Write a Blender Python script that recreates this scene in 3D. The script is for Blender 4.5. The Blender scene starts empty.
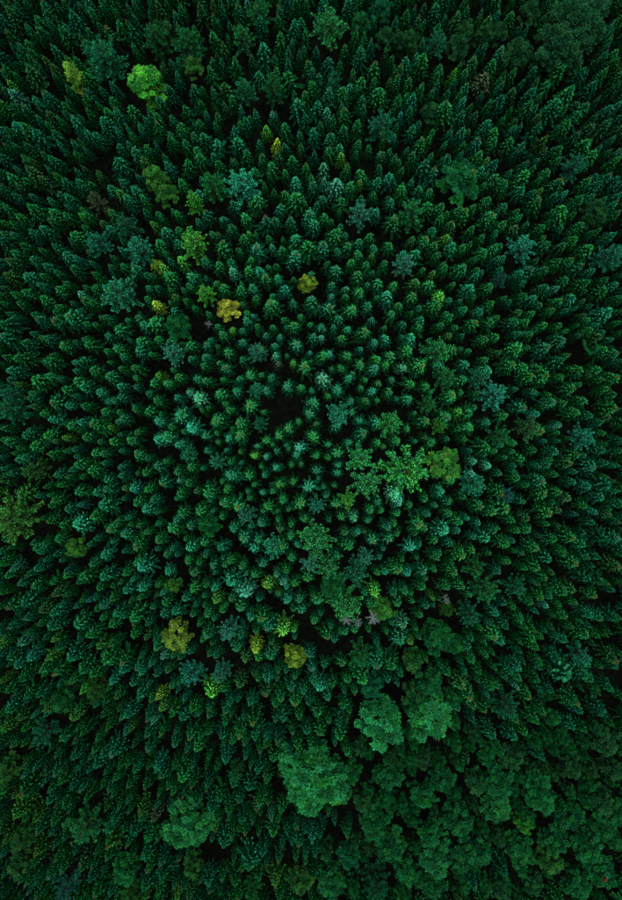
import bpy, math, random
import numpy as np
from mathutils import Vector, Matrix

# ------------------------------------------------------------------ camera, sky, sun, exposure
scene = bpy.context.scene
C = scene.collection
R = math.radians

cam_data = bpy.data.cameras.new('drone_camera')
cam_data.sensor_fit = 'VERTICAL'
cam_data.sensor_height = 36.0
cam_data.sensor_width = 36.0
cam_data.lens = 28.0
cam_data.clip_start = 0.5
cam_data.clip_end = 6000.0
cam = bpy.data.objects.new('drone_camera', cam_data)
CAM_Z, CAM_TILT = 151.6, R(-1.06)
cam.location = (0, 0, CAM_Z)
cam.rotation_euler = (CAM_TILT, 0, 0)
C.objects.link(cam)
scene.camera = cam

world = bpy.data.worlds.new('World')
scene.world = world
world.use_nodes = True
wn = world.node_tree
bg = wn.nodes['Background']
sky = wn.nodes.new('ShaderNodeTexSky')
sky.sky_type = 'NISHITA'
sky.sun_disc = False
sky.sun_elevation = R(86)
sky.sun_rotation = R(0)
sky.air_density = 1.0
sky.dust_density = 1.0
wn.links.new(sky.outputs['Color'], bg.inputs['Color'])
bg.inputs['Strength'].default_value = 0.05

sun_data = bpy.data.lights.new('sun', 'SUN')
sun_data.energy = 1.5
sun_data.angle = R(46)
sun_data.color = (1.0, 0.98, 0.94)
sun = bpy.data.objects.new('sun', sun_data)
sun.rotation_euler = (R(-4), 0, 0)          # a veiled sun almost overhead
sun.location = (0, 0, 300)
C.objects.link(sun)

vs = scene.view_settings
vs.view_transform = 'Standard'
vs.look = 'None'
vs.gamma = 1.0
vs.use_curve_mapping = False
vs.exposure = 0.58
scene.render.filter_size = 1.7

# ------------------------------------------------------------------ helpers
def rgb(h):
    return tuple(h)

class MB:
    """Collects quads/tris with a material index, then makes one mesh."""
    def __init__(self):
        self.v, self.f, self.m, self.tone = [], [], [], []
    def quads(self, q, mi=0, tone=None):
        """q: (n,4,3) array"""
        b = len(self.v)
        n = len(q)
        self.v.extend(map(tuple, q.reshape(-1, 3)))
        self.f.extend((b+4*i, b+4*i+1, b+4*i+2, b+4*i+3) for i in range(n))
        self.m.extend([mi]*n)
        self.tone.extend([1.0]*n if tone is None else list(tone))
    def tube(self, pts, rad, n=6, mi=0, cap=True):
        pts = [Vector(p) for p in pts]
        rings = []
        for i, p in enumerate(pts):
            d = (pts[min(i+1, len(pts)-1)] - pts[max(i-1, 0)]).normalized()
            a = Vector((1, 0, 0)) if abs(d.x) < .8 else Vector((0, 1, 0))
            u = d.cross(a).normalized(); w = d.cross(u)
            b = len(self.v)
            for k in range(n):
                t = 2*math.pi*k/n
                self.v.append(tuple(p + (u*math.cos(t) + w*math.sin(t))*rad[i]))
            rings.append(b)
        for i in range(len(rings)-1):
            a, b = rings[i], rings[i+1]
            for k in range(n):
                self.f.append((a+k, a+(k+1) % n, b+(k+1) % n, b+k)); self.m.append(mi)
        if cap:
            self.f.append(tuple(rings[-1]+k for k in range(n))); self.m.append(mi)
            self.f.append(tuple(rings[0]+n-1-k for k in range(n))); self.m.append(mi)
    def mesh(self, name, mats):
        me = bpy.data.meshes.new(name)
        me.from_pydata(self.v, [], self.f)
        for m in mats:
            me.materials.append(m)
        if len(mats) > 1:
            me.polygons.foreach_set('material_index', self.m)
        if self.tone and len(self.tone) == len(self.f):
            a = me.attributes.new('tone', 'FLOAT', 'FACE'); a.data.foreach_set('value', self.tone)
        me.update()
        return me

def norm(a):
    return a/np.maximum(np.linalg.norm(a, axis=-1, keepdims=True), 1e-9)

def sprays(base, dirs, length, width, roll):
    """Diamond leaf sprays: base (n,3), dirs (n,3), length/width/roll (n,) -> (n,4,3)."""
    d = norm(dirs)
    up = np.array([0, 0, 1.0])
    side = np.cross(d, up); bad = np.linalg.norm(side, axis=1) < 1e-3
    side[bad] = (1, 0, 0)
    side = norm(side)
    nrm = np.cross(side, d)
    s2 = side*np.cos(roll)[:, None] + nrm*np.sin(roll)[:, None]
    L = length[:, None]; W = width[:, None]/2
    mid = base + d*L*.45
    return np.stack([base, mid + s2*W, base + d*L, mid - s2*W], axis=1)

# ------------------------------------------------------------------ materials
def foliage_material(name, rough, spec, var, grain, mixed, stint=(.12, 1.0, .55, 1)):
    m = bpy.data.materials.new(name); m.use_nodes = True
    n = m.node_tree.nodes; l = m.node_tree.links
    p = n['Principled BSDF']
    at = n.new('ShaderNodeAttribute'); at.attribute_type = 'INSTANCER'; at.attribute_name = 'tint'
    tc = n.new('ShaderNodeTexCoord')
    oi = n.new('ShaderNodeObjectInfo')
    ofs = n.new('ShaderNodeVectorMath'); ofs.operation = 'MULTIPLY_ADD'
    cx = n.new('ShaderNodeCombineXYZ')
    for k in range(3):
        l.new(oi.outputs['Random'], cx.inputs[k])
    ofs.inputs[1].default_value = (37, 53, 71)
    l.new(cx.outputs[0], ofs.inputs[0]); l.new(tc.outputs['Object'], ofs.inputs[2])
    nz = n.new('ShaderNodeTexNoise'); nz.inputs['Scale'].default_value = grain; nz.inputs['Detail'].default_value = 3
    l.new(ofs.outputs[0], nz.inputs['Vector'])
    mr = n.new('ShaderNodeMapRange'); mr.inputs[1].default_value = .3; mr.inputs[2].default_value = .7
    mr.inputs[3].default_value = 1-var; mr.inputs[4].default_value = 1+var
    l.new(nz.outputs['Fac'], mr.inputs[0])
    hs = n.new('ShaderNodeHueSaturation')
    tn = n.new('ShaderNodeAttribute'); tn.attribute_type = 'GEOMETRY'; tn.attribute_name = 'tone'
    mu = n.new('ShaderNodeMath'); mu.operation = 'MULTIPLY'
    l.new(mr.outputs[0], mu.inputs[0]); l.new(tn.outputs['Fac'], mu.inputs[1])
    nz3 = n.new('ShaderNodeTexNoise'); nz3.inputs['Scale'].default_value = .8; nz3.inputs['Detail'].default_value = 4
    l.new(ofs.outputs[0], nz3.inputs['Vector'])
    m3 = n.new('ShaderNodeMapRange'); m3.inputs[1].default_value = .42; m3.inputs[2].default_value = .68
    m3.inputs[3].default_value = 0; m3.inputs[4].default_value = mixed
    l.new(nz3.outputs['Fac'], m3.inputs[0])
    mx = n.new('ShaderNodeMix'); mx.data_type = 'RGBA'
    l.new(m3.outputs[0], mx.inputs[0]); l.new(at.outputs['Color'], mx.inputs[6]); mx.inputs[7].default_value = (.016, .085, .020, 1)
    l.new(mx.outputs[2], hs.inputs['Color']); l.new(mu.outputs[0], hs.inputs['Value'])
    nz2 = n.new('ShaderNodeTexNoise'); nz2.inputs['Scale'].default_value = .55; nz2.inputs['Detail'].default_value = 2
    l.new(ofs.outputs[0], nz2.inputs['Vector'])
    mh = n.new('ShaderNodeMapRange'); mh.inputs[1].default_value = .3; mh.inputs[2].default_value = .7
    mh.inputs[3].default_value = .475; mh.inputs[4].default_value = .525
    l.new(nz2.outputs['Fac'], mh.inputs[0]); l.new(mh.outputs[0], hs.inputs['Hue'])
    l.new(hs.outputs[0], p.inputs['Base Color'])
    p.inputs['Roughness'].default_value = rough
    p.inputs['Specular IOR Level'].default_value = spec
    p.inputs['Specular Tint'].default_value = stint
    if name == 'sunlit_waxy_shoots':                                # highlight colour taken from the tree's own tint, strongly brightened
        sc = n.new('ShaderNodeMix'); sc.data_type = 'RGBA'; sc.blend_type = 'MULTIPLY'; sc.inputs[0].default_value = 1.0
        l.new(hs.outputs[0], sc.inputs[6]); sc.inputs[7].default_value = (6.0, 6.0, 6.0, 1)
        s2 = n.new('ShaderNodeMix'); s2.data_type = 'RGBA'; s2.inputs[0].default_value = .30
        l.new(sc.outputs[2], s2.inputs[6]); s2.inputs[7].default_value = stint
        l.new(s2.outputs[2], p.inputs['Specular Tint'])
    return m

def plain_material(name, c1, c2, scale, rough=.9, bump=0, spec=.2):
    m = bpy.data.materials.new(name); m.use_nodes = True
    n = m.node_tree.nodes; l = m.node_tree.links
    p = n['Principled BSDF']; p.inputs['Roughness'].default_value = rough
    p.inputs['Specular IOR Level'].default_value = spec
    tc = n.new('ShaderNodeTexCoord')
    nz = n.new('ShaderNodeTexNoise'); nz.inputs['Scale'].default_value = scale; nz.inputs['Detail'].default_value = 6
    l.new(tc.outputs['Object'], nz.inputs['Vector'])
    cr = n.new('ShaderNodeValToRGB')
    cr.color_ramp.elements[0].position = .35; cr.color_ramp.elements[1].position = .68
    cr.color_ramp.elements[0].color = (*c1, 1); cr.color_ramp.elements[1].color = (*c2, 1)
    l.new(nz.outputs['Fac'], cr.inputs[0]); l.new(cr.outputs[0], p.inputs['Base Color'])
    if bump:
        b = n.new('ShaderNodeBump'); b.inputs['Strength'].default_value = bump
        l.new(nz.outputs['Fac'], b.inputs['Height']); l.new(b.outputs[0], p.inputs['Normal'])
    return m

NEEDLE = foliage_material('needles', .45, .12, .45, 3.5, .35)
SHOOT = foliage_material('sunlit_waxy_shoots', .25, 1.0, .30, 3.5, .25, (.20, 1.0, .58, 1))  # strong gloss shaped to give a brighter pool straight below the camera
LEAF = foliage_material('leaves', .38, .30, .42, 2.5, .72)
BARK = plain_material('bark', (.025, .02, .016), (.06, .048, .036), 9, .95, .4, .05)
GREYBARK = plain_material('grey_bark', (.03, .03, .026), (.08, .078, .068), 6, .95, .3, .05)
DEADWOOD = plain_material('bleached_wood', (.24, .32, .29), (.40, .50, .46), 5, .85, .2)
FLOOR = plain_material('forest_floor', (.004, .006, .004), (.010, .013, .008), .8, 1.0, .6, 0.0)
CONE = {'b': plain_material('brown_cones', (.13, .10, .05), (.26, .19, .10), 14, .7),
        'o': plain_material('orange_cones', (.22, .15, .03), (.42, .27, .06), 14, .7),
        'y': plain_material('yellow_cones', (.20, .22, .03), (.36, .36, .06), 14, .7),
        'w': plain_material('pale_shoots', (.12, .24, .18), (.25, .40, .32), 14, .6),
        'O': plain_material('bright_orange_cones', (.55, .30, .02), (.80, .48, .05), 14, .7),
        'r': plain_material('rust_red_shoots', (.20, .04, .015), (.36, .08, .03), 14, .7)}

TINT = {'ll': (.055, .34, .018), 'g': (.004, .090, .015), 't': (.003, .086, .032), 'c': (.007, .140, .066), 'w': (.026, .185, .092),
        'k': (.010, .062, .012), 'l': (.032, .230, .016), 'ld': (.020, .100, .010), 'y': (.18, .36, .02),
        'yd': (.040, .185, .016), 'yo': (.13, .28, .016), 'o': (.40, .41, .03), 'e': (.008, .070, .052), 'n': (.034, .050, .020),
        'G': (.012, .155, .030), 'L': (.014, .22, .026), 'd': (.1, .1, .1)}

# ------------------------------------------------------------------ tree meshes (origin at the foot of the trunk)
UH = 20.0      # height of the unit conifer

def spruce_crown(seed, blunt, dense, R0=2.0):
    dep = 5.6 + 1.4*((seed*7) % 5)/4
    g = np.random.default_rng(seed)
    mb = MB()
    d = .12; az = g.uniform(0, 6.28)
    B, D, L, W, Ro, TN = [], [], [], [], [], []
    S = [[], [], [], [], [], []]          # waxy shoots of this year, laid flat to throw back the overhead sun
    phase = g.uniform(0, 6.28)
    while d < dep:
        rr = R0*min(1.0, (d+.06)/5.4)**(blunt+.22)
        nb = int(round((5 + 2.2*min(1, d/3))*dense)); a0 = g.uniform(0, 6.28)
        for k in range(nb):
            az = a0 + 6.2832*k/nb + g.normal(0, .13)
            asym = 1 + .20*math.sin(az+phase*3+d*.3) + .12*math.sin(az*2+phase) + .10*math.sin(az*3+phase*2+d*.4)
            ln = max(.14, rr*asym*g.uniform(.78, 1.16))
            pitch = R(24 - 32*min(1, d/3.0)) + g.normal(0, .07)
            z0 = UH - d - g.uniform(0, .3)
            ax = np.array([math.cos(az), math.sin(az), 0])
            sd = np.array([-math.sin(az), math.cos(az), 0])
            ns = max(3, int(ln/.17)); bt = g.uniform(.34, .78)       # each bough's own tone; shoots are paler, most so at the treetop
            for i in range(ns):
                s = .18 + .82*i/(ns-1)
                z = z0 + math.tan(pitch)*ln*s - .10*ln*s*s + .16*ln*max(0, s-.6)**2
                p = ax*ln*s + np.array([0, 0, z])
                for sg in (-1, 1):
                    a = R(g.uniform(42, 66))
                    dr = ax*math.cos(a) + sd*sg*math.sin(a); dr[2] = pitch*.5 + g.normal(-.06, .10)
                    B.append(p); D.append(dr); L.append((.15 + .22*ln*(1.05-s))*g.uniform(.75, 1.2)); W.append(g.uniform(.12, .19)); Ro.append(g.normal(0, .20)); TN.append(bt*g.uniform(.8, 1.2))
                for _ in range(2 if d > .8 else 0):        # pendulous branchlets hanging below the bough
                    a = g.uniform(0, 6.28)
                    B.append(p + ax*g.normal(0, .06) + sd*g.normal(0, .10*ln*(1.2-s)+.03)); D.append(np.array([math.cos(a)*.22, math.sin(a)*.22, -1.0]))
                    L.append(g.uniform(.32, .75)); W.append(g.uniform(.16, .28)); Ro.append(g.uniform(0, 3.14)); TN.append(bt*.9)
                for q in range((5, 3)[ns-1-i] if i >= ns-2 and d < 1.6 else (4, 1)[ns-1-i] if i >= ns-2 and d < 3.0 else 2 if i == ns-1 else 0):      # pale shoots fan out at the bough end, more of them near the top
                    a = R(g.uniform(-60, 60)); dr = ax*math.cos(a) + sd*math.sin(a); dr[2] = g.normal(.02, .05) - .5*max(0, d-1.2)/4.5
                    for k_, x_ in enumerate((p + np.array([0, 0, .04]), dr, g.uniform(.22, .40)*min(1, .35+ln/.9), g.uniform(.12, .20)*min(1, .5+ln/1.2), g.normal(0, .08), (.9 + 1.0*max(0, 1-d/3.2))*g.uniform(.8, 1.2))):  # tone rises towards the top: light on the treetop put into the colour
                        S[k_].append(x_)
                if g.random() < .35:
                    dr = ax.copy(); dr[2] = pitch*.4 + g.normal(.05, .2)
                    B.append(p); D.append(dr); L.append(g.uniform(.22, .36)); W.append(g.uniform(.12, .2)); Ro.append(g.normal(0, .4)); TN.append(bt)
        d += .46 + .035*d
    for k in range(14):                                       # the leader shoot, toned up as a brightly lit tip
        a = g.uniform(0, 6.28)
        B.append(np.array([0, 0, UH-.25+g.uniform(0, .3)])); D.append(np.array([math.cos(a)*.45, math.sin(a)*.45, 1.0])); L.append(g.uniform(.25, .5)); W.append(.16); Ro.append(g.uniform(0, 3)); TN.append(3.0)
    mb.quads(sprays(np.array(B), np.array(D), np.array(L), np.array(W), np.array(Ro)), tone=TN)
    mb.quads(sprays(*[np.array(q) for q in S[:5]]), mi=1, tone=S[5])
    return mb

def pine_crown(seed, R0=3.5, nwh=9, lift=30):
    g = np.random.default_rng(seed)
    mb = MB(); wood = []
    B, D, L, W, Ro, TN = [], [], [], [], [], []
    bt = 1.0
    S = [[], [], [], [], [], []]
    def flat(p, dr, n, ln, tn):
        for _ in range(n):
            v = dr + g.normal(0, .5, 3); v[2] = g.normal(.02, .05)
            for k_, x_ in enumerate((p + np.array([0, 0, .05]), v, ln*g.uniform(.7, 1.2), g.uniform(.06, .11), g.normal(0, .10), tn*g.uniform(.7, 1.2))):
                S[k_].append(x_)
    def tuft(p, dr, n, ln, tn=1.0):
        for _ in range(n):
            v = dr + g.normal(0, .45, 3); v[2] = v[2]*.55 + .05
            B.append(p + g.normal(0, .06, 3)); D.append(v); L.append(ln*g.uniform(.7, 1.25)); W.append(g.uniform(.05, .09)); Ro.append(g.normal(0, .5)); TN.append(tn)
    d = .2
    for w in range(nwh):
        nb = int(g.integers(5, 8)); a0 = g.uniform(0, 6.28)
        rr = R0*min(1, (d+.5)/5.0)**.62
        for k in range(nb):
            az = a0 + 6.283*k/nb + g.normal(0, .16)
            ln = rr*g.uniform(.55, 1.2)
            pt = R(lift - 3.2*w + g.normal(0, 6))
            ax = np.array([math.cos(az)*math.cos(pt), math.sin(az)*math.cos(pt), math.sin(pt)])
            sd = np.array([-math.sin(az), math.cos(az), 0])
            o = np.array([0, 0, UH - d])
            tip = o + ax*ln
            wood.append((o, tip, .045))
            ns = max(3, int(ln/.30)); bt = g.uniform(.6, 1.05)
            for i in range(ns):
                s = .30 + .70*i/(ns-1)
                p = o + ax*ln*s + np.array([0, 0, .18*ln*max(0, s-.5)**2])
                tuft(p, ax*.8, 4, .40, bt); flat(p, ax, 4 if i == ns-1 else 0, .40, 1.7)
                for sg in (-1, 1):
                    if g.random() < .3:
                        continue
                    bt2 = bt*g.uniform(.5, 1.3)
                    a = R(g.uniform(25, 58)); l2 = ln*.20*(1.15-s)+.12
                    dr = ax*math.cos(a) + sd*sg*math.sin(a) + np.array([0, 0, .12])
                    nq = max(1, int(l2/.24))
                    for q in range(nq):
                        tuft(p + dr*(q+1)*.24, dr, 3, .34, bt2)
                    flat(p + dr*nq*.24, dr, 2, .30, 1.4*g.uniform(.5, 1.2))
        d += g.uniform(.6, 1.2)
    tuft(np.array([0, 0, UH]), np.array([0, 0, 1.0]), 16, .5)
    mb.quads(sprays(np.array(B), np.array(D), np.array(L), np.array(W), np.array(Ro)), tone=TN)
    mb.quads(sprays(*[np.array(q) for q in S[:5]]), mi=1, tone=S[5])
    return mb, wood

def broad_crown(seed, R0=3.6, nclump=42, vert=3.6, leaf=.32, per=80, top=19.0):
    """Dome of leaf clumps; returns crown and the limb end points."""
    g = np.random.default_rng(seed)
    mb = MB(); ends = []
    lob = [(g.uniform(0, 6.28), g.uniform(.05, .16)) for _ in range(5)]
    cs = []
    tries = 0
    while len(cs) < nclump and tries < 4000:
        tries += 1
        az = g.uniform(0, 6.283); q = math.sqrt(g.uniform(0, 1))
        sh = 1 + sum(am*math.cos((i+2)*az+ph) for i, (ph, am) in enumerate(lob))
        x, y = math.cos(az)*q*R0*sh*.86, math.sin(az)*q*R0*sh*.86
        z = top - vert*(1-math.sqrt(max(0, 1-q*q*.94))) - .7 + g.normal(0, .5) - (g.uniform(.8, 3.2) if g.random() < .42 else 0)
        c = np.array([x, y, z])
        if any(np.linalg.norm(c-o) < 1.0 for o, _ in cs):
            continue
        cs.append((c, g.uniform(.42, .80)))
    for c, r in cs:
        n = int(per*(r/.65)**2)
        v = norm(g.normal(0, 1, (n, 3))); v[:, 2] = np.where(v[:, 2] < -.15, -v[:, 2], v[:, 2])
        rad = r*g.uniform(.45, 1.06, n)
        p = c + v*rad[:, None]*np.array([1, 1, .72])
        dr = v + g.normal(0, .8, (n, 3)); dr[:, 2] = dr[:, 2]*.45 - .10
        s = leaf*g.uniform(.7, 1.3, n)
        mb.quads(sprays(p, dr, s, s*.72, g.normal(0, .3, n)), tone=g.uniform(.35, 1.8)*g.uniform(.8, 1.2, n))
        ends.append(c)
    return mb, ends

def conifer_trunk(seed, lean=0):
    g = random.Random(seed); mb = MB()
    zs = [-.4, 0, 1.2, 5, 10, 15, 19.2, 20.05]; rs = [.24, .21, .17, .145, .115, .07, .02, .008]
    mb.tube([(g.gauss(0, .02) if 0 < z < 18 else 0, g.gauss(0, .02) if 0 < z < 18 else 0, z) for z in zs], rs, 7)
    return mb

def broad_trunk(seed, ends, top=19.0):
    g = random.Random(seed); mb = MB()
    fork = top*.56
    mb.tube([(0, 0, -.4), (0, 0, .1), (.05, -.04, 3), (-.05, .06, 7), (0, 0, fork), (.03, .05, fork+2.2)], [.36, .29, .22, .19, .16, .08], 8)
    for e in ends[::2]:
        s = Vector((0, 0, fork - g.uniform(.2, 1.6) + .06*e[2]))
        e = Vector(e)
        m = s.lerp(e, .5) + Vector((g.gauss(0, .15), g.gauss(0, .15), -.35))
        mb.tube([s, m, e], [.075, .045, .018], 5)
    return mb

def cone_cluster(seed, spread=.42, drop=1.0, n=26):
    """Bunch of hanging cones / fresh shoots round the leader."""
    g = random.Random(seed); mb = MB()
    for k in range(n):
        a = g.uniform(0, 6.28); dz = g.uniform(.0, drop)
        r = .05 + spread*(dz/drop)**.8*g.uniform(.6, 1.1)
        c = Vector((math.cos(a)*r, math.sin(a)*r, UH - dz + .20 + g.uniform(0, .1)))
        t = c + Vector((math.cos(a)*.06, math.sin(a)*.06, -.17*g.uniform(.8, 1.3)))
        m = c.lerp(t, .5)
        w = g.uniform(.05, .075)
        mb.tube([c, m, t], [w*.55, w, w*.35], 5)
    return mb

SPRUCE = []
for i, (bl, de) in enumerate([(.80, 1.0), (.72, 1.1), (.62, 1.05), (.88, .95), (.68, .9), (.76, 1.15), (.58, 1.0), (.95, .85), (.66, 1.2), (.84, .8)]):
    SPRUCE.append((spruce_crown(100+i, bl, de).mesh('spruce_needles', [NEEDLE, SHOOT]), conifer_trunk(i).mesh('spruce_trunk', [BARK])))
PINE = []
for i, (r0, nw, lf) in enumerate([(3.5, 8, 24), (3.4, 7, 16), (3.6, 8, 30), (3.3, 7, 12), (3.5, 8, 20), (3.4, 9, 28), (3.6, 7, 20)]):
    mb, wood = pine_crown(200+i, r0, nw, lf)
    tb = conifer_trunk(50+i)
    for o, t, w in wood:
        tb.tube([o, (Vector(o)+Vector(t))/2, t], [w, w*.7, w*.3], 4, cap=False)
    PINE.append((mb.mesh('pine_needles', [NEEDLE, SHOOT]), tb.mesh('pine_trunk', [BARK])))
BROAD = []
for i, (r0, nc, ve) in enumerate([(3.6, 66, 3.4), (3.6, 60, 4.2), (3.5, 70, 3.8), (3.7, 64, 3.0), (3.5, 58, 4.6)]):
    mb, ends = broad_crown(300+i, r0, nc, ve)
    BROAD.append((mb.mesh('leaf_clumps', [LEAF]), broad_trunk(i, ends).mesh('leafy_tree_trunk', [GREYBARK])))
_mb, _e = broad_crown(350, 5.2, 150, 5.0, .31, 75)          # a wide old crown
BIGBROAD = (_mb.mesh('leaf_clumps', [LEAF]), broad_trunk(50, _e).mesh('leafy_tree_trunk', [GREYBARK]))
_mb, _e = broad_crown(360, 1.3, 26, 7.5, .24, 110)           # a slender crown
SLIM = (_mb.mesh('leaf_clumps', [LEAF]), broad_trunk(60, _e).mesh('leafy_tree_trunk', [GREYBARK]))
CONES = {k: [cone_cluster(10*j+ord(k), .42 if k != 'w' else .55, 1.0 if k != 'w' else 1.2, 26 if k != 'O' else 46).mesh('cone_bunch', [m]) for j in range(2)] for k, m in CONE.items()}

# ------------------------------------------------------------------ the setting: forest floor
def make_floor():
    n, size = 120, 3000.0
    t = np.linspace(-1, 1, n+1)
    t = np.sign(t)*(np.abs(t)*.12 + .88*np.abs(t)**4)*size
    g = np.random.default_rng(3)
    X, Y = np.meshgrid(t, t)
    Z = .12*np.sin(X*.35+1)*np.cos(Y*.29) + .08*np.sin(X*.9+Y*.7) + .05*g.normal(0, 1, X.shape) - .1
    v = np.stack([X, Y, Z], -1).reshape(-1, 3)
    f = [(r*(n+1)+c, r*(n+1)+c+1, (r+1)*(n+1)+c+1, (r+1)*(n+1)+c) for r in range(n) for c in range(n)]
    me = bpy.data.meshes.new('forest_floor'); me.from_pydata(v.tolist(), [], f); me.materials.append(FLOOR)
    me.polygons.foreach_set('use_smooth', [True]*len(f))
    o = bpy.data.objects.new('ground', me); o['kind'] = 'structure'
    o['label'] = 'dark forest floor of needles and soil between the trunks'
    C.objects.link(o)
make_floor()

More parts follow.
